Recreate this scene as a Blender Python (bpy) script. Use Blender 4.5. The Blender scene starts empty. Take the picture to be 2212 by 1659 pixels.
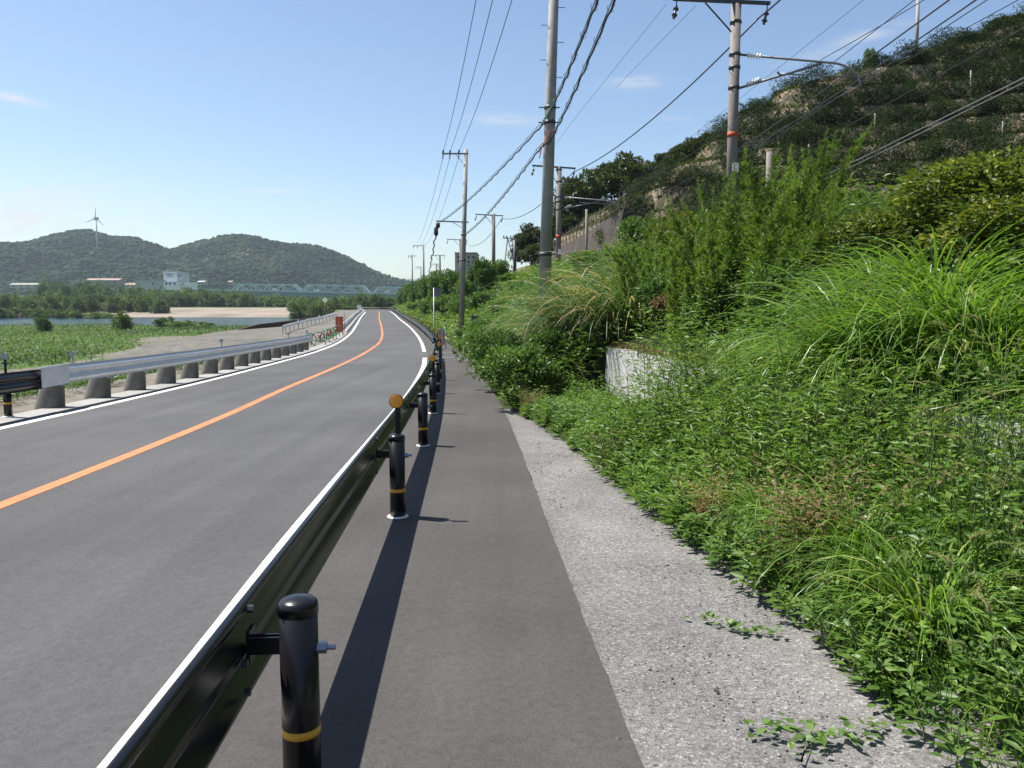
import bpy, math, random
import numpy as np
from mathutils import Vector, Matrix, noise as mnoise

# ------------------------------------------------------------------ camera, sky, sun
sc = bpy.context.scene
COL = sc.collection
H = 1.65                      # eye height
F = 1750.0                    # focal length in photo-view pixels (2212 wide)
CX, CY, HORIZ = 1106.0, 829.5, 650.0
PITCH = math.atan((CY - HORIZ) / F)
cam_d = bpy.data.cameras.new('camera')
cam = bpy.data.objects.new('camera', cam_d); COL.objects.link(cam)
cam.location = (0, 0, H); cam.rotation_euler = (math.pi / 2 - PITCH, 0, 0)
cam_d.sensor_width = 36; cam_d.lens = F / 2212 * 36
cam_d.clip_start = .05; cam_d.clip_end = 20000
sc.camera = cam

def ray(px, py):
    a = (px - CX) / F; b = -(py - CY) / F
    d = np.array([a, math.cos(PITCH) + b * math.sin(PITCH), -math.sin(PITCH) + b * math.cos(PITCH)])
    return d / d[1]
def at(px, py, Y):
    d = ray(px, py)
    return np.array([d[0] * Y, Y, H + d[2] * Y])

SUN_EL = math.radians(60)
SUN_AZ = math.atan2(-.95, .31)            # from +Y towards +X
to_sun = Vector((math.sin(SUN_AZ) * math.cos(SUN_EL), math.cos(SUN_AZ) * math.cos(SUN_EL), math.sin(SUN_EL)))
sun_d = bpy.data.lights.new('sun', 'SUN'); sun = bpy.data.objects.new('sun', sun_d); COL.objects.link(sun)
sun_d.energy = 4.6; sun_d.angle = math.radians(.5); sun_d.color = (1, .95, .87)
sun.rotation_euler = to_sun.to_track_quat('Z', 'Y').to_euler()
sun.location = (0, 0, 60)

world = bpy.data.worlds.new('World'); sc.world = world; world.use_nodes = True
wn, wl = world.node_tree.nodes, world.node_tree.links
bg = wn['Background']
sky = wn.new('ShaderNodeTexSky'); sky.sky_type = 'NISHITA'; sky.sun_disc = False
sky.sun_elevation = SUN_EL; sky.sun_rotation = SUN_AZ
sky.altitude = 50; sky.air_density = 1.0; sky.dust_density = .8; sky.ozone_density = 2.6
bg.inputs[1].default_value = .074
def wmath(op, a, b=None, c=None):
    n = wn.new('ShaderNodeMath'); n.operation = op
    for i, v in enumerate((a, b, c)):
        if v is None: continue
        if isinstance(v, (int, float)): n.inputs[i].default_value = v
        else: wl.new(v, n.inputs[i])
    return n.outputs[0]
tc = wn.new('ShaderNodeTexCoord'); sp = wn.new('ShaderNodeSeparateXYZ'); wl.new(tc.outputs['Generated'], sp.inputs[0])
ysafe = wmath('MAXIMUM', sp.outputs[1], .05)
wu = wmath('DIVIDE', sp.outputs[0], ysafe); wv = wmath('DIVIDE', sp.outputs[2], ysafe)
cmb = wn.new('ShaderNodeCombineXYZ'); wl.new(wu, cmb.inputs[0]); wl.new(wv, cmb.inputs[1])
mp = wn.new('ShaderNodeMapping'); wl.new(cmb.outputs[0], mp.inputs[0]); mp.inputs['Scale'].default_value = (9, 40, 1)
nz = wn.new('ShaderNodeTexNoise'); wl.new(mp.outputs[0], nz.inputs[0]); nz.inputs['Scale'].default_value = 1.6
nz.inputs['Detail'].default_value = 8; nz.inputs['Roughness'].default_value = .62; nz.inputs['Distortion'].default_value = .8
tot = None
# wispy clouds: (view x, view y, half width, half height, tilt, strength)
for (px, py, sx, sy, tl, am) in ((1095, 257, 62, 13, .06, .62), (1370, 178, 60, 12, -.06, .55), (590, 413, 60, 6, 0, .5), (30, 212, 60, 9, .22, .7),
                                 (140, 408, 90, 8, -.07, .55), (900, 398, 60, 10, .1, .25), (1850, 88, 110, 16, -.3, .42), (60, 470, 260, 60, 0, .8),
                                 (296, 392, 14, 6, 0, .35), (740, 486, 50, 5, 0, .3), (1450, 258, 40, 6, 0, .25), (640, 500, 120, 10, 0, .2),(300, 560, 400, 26, 0, .4)):
    d = ray(px, py); u0, v0 = d[0], d[2]
    du = wmath('SUBTRACT', wu, float(u0)); dv = wmath('SUBTRACT', wv, float(v0))
    dv = wmath('MULTIPLY_ADD', du, math.tan(tl), dv)
    e = wmath('ADD', wmath('POWER', wmath('ABSOLUTE', wmath('DIVIDE', du, sx / F)), 2.0), wmath('POWER', wmath('ABSOLUTE', wmath('DIVIDE', dv, sy / F)), 2.0))
    g = wmath('MULTIPLY', wmath('EXPONENT', wmath('MULTIPLY', e, -1.0)), am)
    tot = g if tot is None else wmath('ADD', tot, g)
nr = wn.new('ShaderNodeMapRange'); wl.new(nz.outputs[0], nr.inputs[0]); nr.inputs[1].default_value = .34; nr.inputs[2].default_value = .72
cf = wmath('MULTIPLY', wmath('MULTIPLY', tot, nr.outputs[0]), wmath('GREATER_THAN', sp.outputs[1], .06))
cf = wmath('MINIMUM', wmath('MULTIPLY', cf, 1.5), .85)
cmix = wn.new('ShaderNodeMix'); cmix.data_type = 'RGBA'
wl.new(cf, cmix.inputs[0]); wl.new(sky.outputs[0], cmix.inputs[6]); cmix.inputs[7].default_value = (5.2, 5.3, 5.5, 1)
wl.new(cmix.outputs[2], bg.inputs[0])

sc.view_settings.view_transform = 'Standard'; sc.view_settings.look = 'None'
sc.view_settings.gamma = 1; sc.view_settings.use_curve_mapping = False
sc.view_settings.exposure = 1.1
sc.render.engine = 'CYCLES'
try:
    sc.cycles.use_denoising = True
    sc.cycles.max_bounces = 8; sc.cycles.transparent_max_bounces = 8; sc.cycles.volume_bounces = 1
    sc.cycles.sample_clamp_indirect = 6
except Exception: pass
rng = np.random.default_rng(7); random.seed(7)

# ------------------------------------------------------------------ materials
def newmat(name):
    m = bpy.data.materials.new(name); m.use_nodes = True
    return m, m.node_tree.nodes, m.node_tree.links, m.node_tree.nodes['Principled BSDF']
def N(nodes, t, **kw):
    n = nodes.new(t)
    for k, v in kw.items(): setattr(n, k, v)
    return n
def ramp(nodes, links, src, stops):
    r = nodes.new('ShaderNodeValToRGB'); links.new(src, r.inputs[0])
    el = r.color_ramp.elements
    while len(el) < len(stops): el.new(.5)
    for e, (p, c) in zip(el, stops): e.position = p; e.color = (*c, 1)
    return r.outputs[0]
def noise_node(nodes, links, scale, detail=5, rough=.6, vec=None, coord='Object'):
    if vec is None:
        t = nodes.new('ShaderNodeTexCoord'); vec = t.outputs[coord]
    n = nodes.new('ShaderNodeTexNoise'); links.new(vec, n.inputs['Vector'])
    n.inputs['Scale'].default_value = scale; n.inputs['Detail'].default_value = detail; n.inputs['Roughness'].default_value = rough
    return n.outputs[0]
def mixc(nodes, links, fac, a, b, mode='MIX'):
    n = nodes.new('ShaderNodeMix'); n.data_type = 'RGBA'; n.blend_type = mode
    for i, v in ((0, fac), (6, a), (7, b)):
        if isinstance(v, (int, float)): n.inputs[i].default_value = v
        elif isinstance(v, tuple): n.inputs[i].default_value = (*v, 1) if len(v) == 3 else v
        else: links.new(v, n.inputs[i])
    return n.outputs[2]
def bump(nodes, links, bsdf, h, strength=.3, dist=.01):
    b = nodes.new('ShaderNodeBump'); b.inputs['Strength'].default_value = strength; b.inputs['Distance'].default_value = dist
    links.new(h, b.inputs['Height']); links.new(b.outputs[0], bsdf.inputs['Normal'])
def plain(name, c, rough=.6, metal=0, var=.12, scale=6, spec=.5, coat=0):
    m, n, l, b = newmat(name)
    s = noise_node(n, l, scale)
    lo = tuple(x * (1 - var) for x in c); hi = tuple(min(1, x * (1 + var)) for x in c)
    l.new(ramp(n, l, s, [(.3, lo), (.7, hi)]), b.inputs['Base Color'])
    b.inputs['Roughness'].default_value = rough; b.inputs['Metallic'].default_value = metal
    b.inputs['Specular IOR Level'].default_value = spec; b.inputs['Coat Weight'].default_value = coat
    return m
def speckled(name, dark, mid, light, fine=180, blotch=.7, rough=.9, bstr=.35, bdist=.006):
    """asphalt and concrete: fine grain, a few pale grains, broad patchiness"""
    m, n, l, b = newmat(name)
    f1 = noise_node(n, l, fine, 3, .7); f2 = noise_node(n, l, blotch, 6, .6); f3 = noise_node(n, l, fine * .22, 4, .65)
    c = ramp(n, l, f1, [(.30, dark), (.5, mid), (.68, mid), (.80, light)])
    c = mixc(n, l, 1.0, c, ramp(n, l, f2, [(.32, (.80, .80, .80)), (.68, (1.16, 1.16, 1.16))]), 'MULTIPLY')
    c = mixc(n, l, 1.0, c, ramp(n, l, f3, [(.3, (.84, .84, .84)), (.7, (1.12, 1.12, 1.12))]), 'MULTIPLY')
    l.new(c, b.inputs['Base Color']); b.inputs['Roughness'].default_value = rough
    b.inputs['Specular IOR Level'].default_value = .3
    bump(n, l, b, f1, bstr, bdist)
    return m
def leafmat(name, stops, rough=.5, trans=.35, tcol=None, objvar=.25, spec=.35):
    """foliage: per-leaf colour from the attribute rnd, a little per-plant variation, light passing through"""
    m, n, l, b = newmat(name)
    a = n.new('ShaderNodeAttribute'); a.attribute_name = 'rnd'
    c = ramp(n, l, a.outputs['Fac'], stops)
    oi = n.new('ShaderNodeObjectInfo')
    v = ramp(n, l, oi.outputs['Random'], [(0, (1 - objvar, 1 - objvar * .8, 1 - objvar)), (1, (1 + objvar, 1 + objvar * .7, 1 + objvar * .4))])
    c = mixc(n, l, 1.0, c, v, 'MULTIPLY')
    l.new(c, b.inputs['Base Color']); b.inputs['Roughness'].default_value = rough; b.inputs['Specular IOR Level'].default_value = spec
    t = n.new('ShaderNodeBsdfTranslucent')
    l.new(mixc(n, l, 1.0, c, tcol or (1.25, 1.3, .6), 'MULTIPLY'), t.inputs[0])
    mx = n.new('ShaderNodeMixShader'); mx.inputs[0].default_value = trans
    l.new(b.outputs[0], mx.inputs[1]); l.new(t.outputs[0], mx.inputs[2])
    l.new(mx.outputs[0], n['Material Output'].inputs[0])
    return m

M = {}
def streaks(m, sx, sy, lo, hi):
    n, l = m.node_tree.nodes, m.node_tree.links; b = n['Principled BSDF']; src = b.inputs['Base Color'].links[0].from_socket
    t = n.new('ShaderNodeTexCoord'); mp_ = n.new('ShaderNodeMapping'); l.new(t.outputs['Object'], mp_.inputs[0]); mp_.inputs['Scale'].default_value = (sx, sy, 1); mp_.inputs['Rotation'].default_value = (0, 0, .11)
    f = noise_node(n, l, 1.0, 5, .6, mp_.outputs[0]); l.new(mixc(n, l, 1.0, src, ramp(n, l, f, [(.32, (lo,) * 3), (.68, (hi,) * 3)]), 'MULTIPLY'), b.inputs['Base Color']); return m
def worn(name, c):
    m, n, l, b = newmat(name); f = noise_node(n, l, 5, 8, .75); g2 = noise_node(n, l, 1.1, 4, .6)
    a = ramp(n, l, f, [(.30, (.13, .125, .12)), (.39, tuple(x * .8 for x in c)), (.5, c)])
    l.new(mixc(n, l, 1.0, a, ramp(n, l, g2, [(.3, (.86, .85, .83)), (.7, (1.04, 1.04, 1.04))]), 'MULTIPLY'), b.inputs['Base Color']); b.inputs['Roughness'].default_value = .75; return m
M['road'] = speckled('road_asphalt', (.043, .0435, .045), (.077, .077, .079), (.15, .15, .15), 90, .25)
M['walk'] = speckled('walk_asphalt', (.034, .032, .031), (.063, .059, .056), (.15, .142, .132), 110, .5)
streaks(M['road'], 1.5, .05, .86, 1.13); streaks(M['walk'], 2.2, .12, .90, 1.09)
M['white_line'] = worn('white_road_paint', (.74, .74, .70)); M['seam'] = plain('asphalt_seam', (.062, .062, .063), .9, var=.3, scale=3)
M['orange_line'] = worn('orange_road_paint', (.60, .165, .055))
M['pale_line'] = plain('pale_worn_paint', (.20, .20, .19), .8, var=.1, scale=20)
M['black'] = plain('black_gloss_paint', (.009, .009, .011), .27, var=.2, spec=.34)
M['yellow'] = plain('yellow_band', (.70, .36, .02), .45)
M['amber'] = plain('amber_reflector', (.80, .30, .01), .28, var=.1, scale=60, coat=.4)
M['galv'] = plain('galvanised_steel', (.80, .81, .83), .5, .1, var=.08, scale=3)
M['galv_dull'] = plain('dull_galvanised_steel', (.33, .34, .35), .55, .3, var=.15, scale=3)
M['bolt'] = plain('bolt_steel', (.30, .31, .37), .4, .7); M['bolt_dark'] = plain('painted_bolt', (.03, .034, .042), .35)
M['conc'] = speckled('grey_concrete', (.19, .185, .175), (.27, .265, .25), (.36, .35, .33), 60, 1.2, .85, .3, .004)
M['conc_block'] = speckled('weathered_concrete', (.10, .095, .085), (.16, .15, .135), (.24, .23, .21), 40, 1.6, .9, .4, .006)
M['collar'] = plain('white_mortar_collar', (.7, .69, .66), .8)
M['pole'] = speckled('pole_concrete', (.22, .215, .20), (.29, .28, .265), (.36, .35, .33), 30, .5, .75, .15, .002)
M['mast'] = speckled('mast_concrete', (.14, .125, .115), (.20, .18, .165), (.27, .25, .23), 30, .6, .8, .15, .002)
M['steel_dark'] = plain('dark_steel', (.05, .055, .06), .5, .3)
M['steel_grey'] = plain('grey_steel', (.20, .21, .22), .5, .4)
M['wire'] = plain('black_cable', (.018, .020, .024), .5)
M['porcelain'] = plain('white_porcelain', (.80, .80, .78), .55)
M['brown_porc'] = plain('dark_porcelain', (.05, .05, .055), .25)
M['red'] = plain('red_paint', (.50, .06, .035), .5)
M['redband'] = plain('red_band', (.40, .055, .018), .7)
M['white'] = plain('white_paint', (.72, .73, .73), .6, var=.06)
M['offwhite'] = plain('offwhite_render', (.40, .40, .385), .8, var=.08)
M['roofpink'] = plain('faded_red_roof', (.27, .185, .16), .8)
M['window'] = plain('dark_window', (.03, .035, .045), .2)
M['bluemark'] = plain('blue_lettering', (.05, .07, .22), .6)
M['yellowmark'] = plain('dull_yellow_lettering', (.55, .30, .05), .6)
M['green_pipe'] = plain('green_pipe', (.012, .12, .075), .45)
M['bridge'] = plain('pale_green_steel', (.40, .54, .53), .6)
M['bridge_dk'] = plain('green_girder', (.12, .24, .23), .6)
M['bark'] = speckled('bark', (.05, .04, .03), (.09, .07, .05), (.14, .11, .08), 18, 2, .95, .6, .02)
M['stem'] = plain('green_stem', (.09, .13, .035), .6)
M['drystem'] = plain('dry_stem', (.22, .15, .08), .8)
M['weathered'] = plain('weathered_timber', (.12, .095, .075), .9)
M['litter'] = plain('dead_litter', (.075, .045, .028), .95, var=.4, scale=40)
M['parapet_brown'] = speckled('dark_brown_wall', (.03, .022, .02), (.055, .04, .033), (.09, .07, .06), 8, .6, .9)  # dark brown wall colour with coarse grain and broad patchiness
M['signback'] = plain('sign_back_grey', (.22, .23, .25), .5, .3)
M['boardgrey'] = plain('weathered_grey_board', (.09, .10, .11), .7)
M['turb'] = plain('turbine_white', (.56, .58, .60), .4, var=.03)
M['nacelle'] = plain('turbine_nacelle', (.25, .27, .30), .5)
M['mirror'] = plain('mirror_face', (.75, .77, .8), .12, .8, var=.02)
M['orange_post'] = plain('brown_orange_post', (.20, .09, .035), .7)

M['leaf_weed'] = leafmat('weed_leaves', [(0, (.034, .072, .016)), (.5, (.076, .150, .032)), (.88, (.130, .215, .05)), (1, (.20, .22, .06))], .45, .34)
M['leaf_lance'] = leafmat('lance_leaves', [(0, (.042, .088, .020)), (.5, (.092, .175, .034)), (1, (.17, .26, .065))], .42, .36)
M['leaf_bright'] = leafmat('bright_leaves', [(0, (.05, .10, .015)), (.5, (.095, .19, .025)), (1, (.17, .26, .05))], .45, .38)
M['leaf_grass'] = leafmat('grass_blades', [(0, (.06, .13, .020)), (.45, (.125, .24, .034)), (.82, (.20, .31, .065)), (.93, (.25, .29, .10)), (1, (.34, .29, .15))], .34, .40)
M['leaf_misc'] = leafmat('pampas_blades', [(0, (.036, .08, .022)), (.5, (.075, .14, .038)), (.80, (.135, .195, .065)), (.92, (.30, .26, .12)), (1, (.42, .34, .19))], .42, .32)
M['leaf_gold'] = leafmat('feathery_leaves', [(0, (.048, .095, .016)), (.5, (.098, .175, .028)), (1, (.165, .24, .055))], .5, .35)
M['leaf_shrub'] = leafmat('shrub_leaves', [(0, (.024, .046, .010)), (.45, (.066, .105, .020)), (.8, (.16, .19, .034)), (1, (.32, .30, .075))], .5, .3, spec=.25)
M['leaf_tree'] = leafmat('tree_leaves', [(0, (.020, .034, .013)), (.55, (.042, .066, .022)), (1, (.085, .110, .036))], .5, .25)
M['leaf_citrus'] = leafmat('citrus_leaves', [(0, (.011, .023, .010)), (.6, (.024, .044, .015)), (1, (.055, .08, .026))], .65, .22, spec=.15)
M['leaf_far'] = leafmat('riverside_leaves', [(0, (.036, .065, .020)), (.5, (.072, .125, .034)), (1, (.125, .185, .055))], .55, .35)
M['leaf_dry'] = leafmat('dry_leaves', [(0, (.09, .06, .03)), (.5, (.20, .14, .065)), (1, (.32, .25, .13))], .8, .3, (1.1, 1, .8))
M['leaf_scrub'] = leafmat('scrub_leaves', [(0, (.026, .040, .014)), (.5, (.052, .070, .024)), (1, (.11, .115, .045))], .7, .25, objvar=0, spec=.1)
M['leaf_hill'] = leafmat('hill_wood', [(0, (.007, .018, .011)), (.5, (.014, .032, .018)), (.85, (.028, .050, .024)), (1, (.055, .07, .04))], .95, .0, objvar=0, spec=.1)
M['fox'] = leafmat('foxtail_heads', [(0, (.13, .20, .06)), (.6, (.22, .27, .10)), (1, (.30, .29, .14))], .8, .3)

# gravel shoulder
def gravelmat(name, cols, sc1=60, sc2=.8, bdist=.015):
    m, n, l, b = newmat(name)
    t = n.new('ShaderNodeTexCoord')
    vo = n.new('ShaderNodeTexVoronoi'); l.new(t.outputs['Object'], vo.inputs['Vector']); vo.inputs['Scale'].default_value = sc1
    hs = n.new('ShaderNodeSeparateColor'); l.new(vo.outputs['Color'], hs.inputs[0])
    c = ramp(n, l, hs.outputs[0], [(0, cols[0]), (.45, cols[1]), (.8, cols[1]), (1, cols[2])])
    f2 = noise_node(n, l, sc2, 6, .65); f3 = noise_node(n, l, sc1 * 1.8, 3, .7)
    c = mixc(n, l, 1.0, c, ramp(n, l, f2, [(.3, (.72, .71, .70)), (.7, (1.2, 1.19, 1.17))]), 'MULTIPLY')
    c = mixc(n, l, 1.0, c, ramp(n, l, f3, [(.3, (.75, .75, .75)), (.7, (1.15, 1.15, 1.15))]), 'MULTIPLY')
    l.new(c, b.inputs['Base Color']); b.inputs['Roughness'].default_value = .95; b.inputs['Specular IOR Level'].default_value = .2
    ad = n.new('ShaderNodeMath'); ad.operation = 'ADD'; l.new(vo.outputs['Distance'], ad.inputs[0]); l.new(f3, ad.inputs[1])
    bump(n, l, b, ad.outputs[0], .6, bdist)
    return m
M['gravel'] = gravelmat('pale_gravel', ((.10, .10, .10), (.185, .182, .179), (.31, .305, .30)), 85, .9, .010)
M['stone'] = leafmat('gravel_stones', [(0, (.085, .085, .09)), (.5, (.18, .178, .174)), (1, (.34, .335, .33))], .9, .0)

# ground: zone colour from attribute 'zone' (soil, grass, gravel are what is there), broken up by noise
m, n, l, b = newmat('ground_cover'); M['ground'] = m
a = n.new('ShaderNodeAttribute'); a.attribute_name = 'zone'
f1 = noise_node(n, l, 1.1, 8, .7); f2 = noise_node(n, l, .12, 6, .6)
c = mixc(n, l, 1.0, a.outputs['Color'], ramp(n, l, f1, [(.3, (.62, .62, .62)), (.7, (1.3, 1.3, 1.3))]), 'MULTIPLY')
c = mixc(n, l, 1.0, c, ramp(n, l, f2, [(.35, (.82, .84, .80)), (.65, (1.14, 1.12, 1.1))]), 'MULTIPLY')
l.new(c, b.inputs['Base Color']); b.inputs['Roughness'].default_value = 1; b.inputs['Specular IOR Level'].default_value = .1
bump(n, l, b, f1, .5, .08)
# water
m, n, l, b = newmat('river_water'); M['water'] = m
t = n.new('ShaderNodeTexCoord'); mpn = n.new('ShaderNodeMapping'); l.new(t.outputs['Object'], mpn.inputs[0]); mpn.inputs['Scale'].default_value = (.25, .6, 1)
f1 = noise_node(n, l, 1.0, 6, .6, mpn.outputs[0])
b.inputs['Base Color'].default_value = (.035, .07, .10, 1); b.inputs['Roughness'].default_value = .12
bump(n, l, b, f1, .35, .12)
# streaked pale retaining wall
m, n, l, b = newmat('streaked_concrete'); M['wall'] = m
t = n.new('ShaderNodeTexCoord'); mpn = n.new('ShaderNodeMapping'); l.new(t.outputs['Object'], mpn.inputs[0]); mpn.inputs['Scale'].default_value = (14, 14, .7)
f1 = noise_node(n, l, 1.0, 6, .7, mpn.outputs[0]); f2 = noise_node(n, l, 3, 5, .6)
c = ramp(n, l, f1, [(.32, (.22, .22, .21)), (.46, (.36, .355, .34)), (.7, (.46, .455, .44))])
c = mixc(n, l, 1.0, c, ramp(n, l, f2, [(.3, (.75, .75, .75)), (.7, (1.1, 1.1, 1.1))]), 'MULTIPLY')
l.new(c, b.inputs['Base Color']); b.inputs['Roughness'].default_value = .9
# brown trackside wall with vertical streaks
m, n, l, b = newmat('brown_block_wall'); M['brownwall'] = m
t = n.new('ShaderNodeTexCoord'); mpn = n.new('ShaderNodeMapping'); l.new(t.outputs['Object'], mpn.inputs[0]); mpn.inputs['Scale'].default_value = (1.6, 1.6, .16)
f1 = noise_node(n, l, 1.0, 6, .7, mpn.outputs[0])
c = ramp(n, l, f1, [(.36, (.024, .019, .016)), (.55, (.050, .039, .032)), (.75, (.08, .065, .054))])
l.new(c, b.inputs['Base Color']); b.inputs['Roughness'].default_value = .95
# terraced hillside: stony risers, weedy treads
m, n, l, b = newmat('terraced_soil'); M['hill'] = m
g = n.new('ShaderNodeNewGeometry'); sx = n.new('ShaderNodeSeparateXYZ'); l.new(g.outputs['True Normal'], sx.inputs[0])
f1 = noise_node(n, l, .55, 6, .65); f2 = noise_node(n, l, 2.4, 6, .7)
tread = ramp(n, l, f1, [(.46, (.022, .038, .013)), (.60, (.045, .055, .022)), (.76, (.14, .115, .07))])
riser = ramp(n, l, f2, [(.33, (.040, .036, .024)), (.48, (.12, .10, .07)), (.64, (.26, .21, .145))])
riser = mixc(n, l, ramp(n, l, f1, [(.22, (1, 1, 1)), (.33, (0, 0, 0))]), riser, (.045, .06, .024))
mr = n.new('ShaderNodeMapRange'); l.new(sx.outputs[2], mr.inputs[0]); mr.inputs[1].default_value = .55; mr.inputs[2].default_value = .85
c = mixc(n, l, mr.outputs[0], riser, tread)
l.new(c, b.inputs['Base Color']); b.inputs['Roughness'].default_value = 1; b.inputs['Specular IOR Level'].default_value = .1

# ------------------------------------------------------------------ object helpers
def setp(o, label=None, cat=None, group=None, kind=None):
    if label: o['label'] = label
    if cat: o['category'] = cat
    if group: o['group'] = group
    if kind: o['kind'] = kind
    return o
def empty(name, loc=(0, 0, 0), rz=0.0, **kw):
    o = bpy.data.objects.new(name, None); COL.objects.link(o)
    o.location = tuple(float(x) for x in loc); o.rotation_euler = (0, 0, rz); o.empty_display_size = .2
    return setp(o, **kw)
def link(name, me, mat, parent=None, smooth=False, **kw):
    o = bpy.data.objects.new(name, me); COL.objects.link(o)
    mats = mat if isinstance(mat, (list, tuple)) else [mat]
    if not len(me.materials):
        for q in mats: me.materials.append(q)
    if smooth: me.polygons.foreach_set('use_smooth', [True] * len(me.polygons))
    if parent: o.parent = parent
    return setp(o, **kw)
def copy_tree(o, parent=None):
    c = o.copy(); COL.objects.link(c); c.parent = parent
    for ch in list(o.children): copy_tree(ch, c)
    return c

class MB:
    """collects simple solids into ONE mesh"""
    def __init__(s): s.v = []; s.f = []; s.mi = []; s.cur = 0
    def add(s, vs, fs):
        k = len(s.v); s.v += [tuple(float(q) for q in x) for x in vs]
        for f in fs: s.f.append(tuple(i + k for i in f)); s.mi.append(s.cur)
        return s
    def box(s, c, d, rz=0.0, ax=None):
        cx, cy, cz = c; hx, hy, hz = d[0] / 2, d[1] / 2, d[2] / 2
        cr, sr = math.cos(rz), math.sin(rz); vs = []
        for x, y, z in ((-1, -1, -1), (1, -1, -1), (1, 1, -1), (-1, 1, -1), (-1, -1, 1), (1, -1, 1), (1, 1, 1), (-1, 1, 1)):
            x *= hx; y *= hy
            vs.append((cx + x * cr - y * sr, cy + x * sr + y * cr, cz + z * hz))
        return s.add(vs, [(0, 3, 2, 1), (4, 5, 6, 7), (0, 1, 5, 4), (1, 2, 6, 5), (2, 3, 7, 6), (3, 0, 4, 7)])
    def bar(s, p0, p1, w, h):
        """square bar from p0 to p1"""
        p0 = Vector(p0); p1 = Vector(p1); d = (p1 - p0).normalized()
        up = Vector((0, 0, 1)) if abs(d.z) < .95 else Vector((0, 1, 0))
        a = d.cross(up).normalized() * w / 2; b_ = a.cross(d).normalized() * h / 2
        vs = [p0 - a - b_, p0 + a - b_, p0 + a + b_, p0 - a + b_, p1 - a - b_, p1 + a - b_, p1 + a + b_, p1 - a + b_]
        return s.add(vs, [(0, 3, 2, 1), (4, 5, 6, 7), (0, 1, 5, 4), (1, 2, 6, 5), (2, 3, 7, 6), (3, 0, 4, 7)])
    def tube(s, pts, r, n=6, cap=True):
        pts = [Vector([float(q) for q in p]) for p in pts]; m_ = len(pts)
        rs = r if isinstance(r, (list, tuple, np.ndarray)) else [r] * m_
        vs = []; a = None
        for i, p in enumerate(pts):
            d = (pts[min(i + 1, m_ - 1)] - pts[max(i - 1, 0)])
            d = d.normalized() if d.length > 1e-9 else Vector((0, 0, 1))
            if a is None:
                up = Vector((0, 0, 1)) if abs(d.z) < .9 else Vector((1, 0, 0))
                a = d.cross(up).normalized()
            else:
                a = (a - d * a.dot(d)).normalized()
            b_ = d.cross(a)
            for j in range(n):
                t = 2 * math.pi * j / n
                vs.append(p + (a * math.cos(t) + b_ * math.sin(t)) * float(rs[i]))
        fs = [(i * n + j, i * n + (j + 1) % n, (i + 1) * n + (j + 1) % n, (i + 1) * n + j) for i in range(m_ - 1) for j in range(n)]
        if cap: fs += [tuple(reversed(range(n))), tuple(range((m_ - 1) * n, m_ * n))]
        return s.add(vs, fs)
    def lathe(s, c, prof, n=20):
        """prof: (radius, z) from bottom to top about a vertical axis at c"""
        vs = []; cx, cy, cz = c
        for r, z in prof:
            for j in range(n):
                t = 2 * math.pi * j / n; vs.append((cx + r * math.cos(t), cy + r * math.sin(t), cz + z))
        k = len(prof)
        fs = [(i * n + j, i * n + (j + 1) % n, (i + 1) * n + (j + 1) % n, (i + 1) * n + j) for i in range(k - 1) for j in range(n)]
        fs += [tuple(reversed(range(n))), tuple(range((k - 1) * n, k * n))]
        return s.add(vs, fs)
    def build(s, name, mat, parent=None, smooth=False, **kw):
        me = bpy.data.meshes.new(name); me.from_pydata(s.v, [], s.f); me.update()
        mats = mat if isinstance(mat, (list, tuple)) else [mat]
        for q in mats: me.materials.append(q)
        if len(mats) > 1: me.polygons.foreach_set('material_index', s.mi)
        return link(name, me, mat, parent, smooth, **kw)

def np_mesh(name, parts, mats):
    """parts: list of (verts Nx3, faces Mxk, rnd per vertex, material index)"""
    V = np.concatenate([p[0] for p in parts]).astype(np.float32)
    R = np.concatenate([np.asarray(p[2], dtype=np.float32) for p in parts])
    off = 0; loops = []; tots = []; mis = []
    for v, f, r, mi in parts:
        loops.append((f + off).ravel()); tots.append(np.full(len(f), f.shape[1])); mis.append(np.full(len(f), mi)); off += len(v)
    loops = np.concatenate(loops).astype(np.int32); tots = np.concatenate(tots).astype(np.int32); mis = np.concatenate(mis).astype(np.int32)
    me = bpy.data.meshes.new(name)
    me.vertices.add(len(V)); me.vertices.foreach_set('co', V.ravel())
    me.loops.add(len(loops)); me.loops.foreach_set('vertex_index', loops)
    me.polygons.add(len(tots)); st = np.zeros(len(tots), np.int32); st[1:] = np.cumsum(tots)[:-1]
    me.polygons.foreach_set('loop_start', st); me.polygons.foreach_set('loop_total', tots)
    for q in mats: me.materials.append(q)
    me.polygons.foreach_set('material_index', mis)
    at_ = me.attributes.new('rnd', 'FLOAT', 'POINT'); at_.data.foreach_set('value', R)
    me.update(calc_edges=True); me.validate()
    return me
def unit(v): return v / np.maximum(np.linalg.norm(v, axis=-1, keepdims=True), 1e-9)
def leaves(P, D, Nn, L, W, r, mi=0, fold=.18, droop=.12):
    """folded pointed leaves: two triangles each"""
    P = np.asarray(P, float); n_ = len(P); L = np.broadcast_to(L, n_)[:, None]; W = np.broadcast_to(W, n_)[:, None]
    D = unit(D); S = unit(np.cross(D, Nn)); U = np.cross(S, D)
    mid = P + D * L * .42
    tip = P + D * L - U * L * droop
    v = np.stack([P, mid + S * W * .5 + U * W * fold, tip, mid - S * W * .5 + U * W * fold], 1).reshape(-1, 3)
    k = np.arange(n_)[:, None] * 4
    f = np.concatenate([k + np.array([[0, 1, 2]]), k + np.array([[0, 2, 3]])])
    return (v, f, np.repeat(np.broadcast_to(r, n_), 4), mi)
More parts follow.
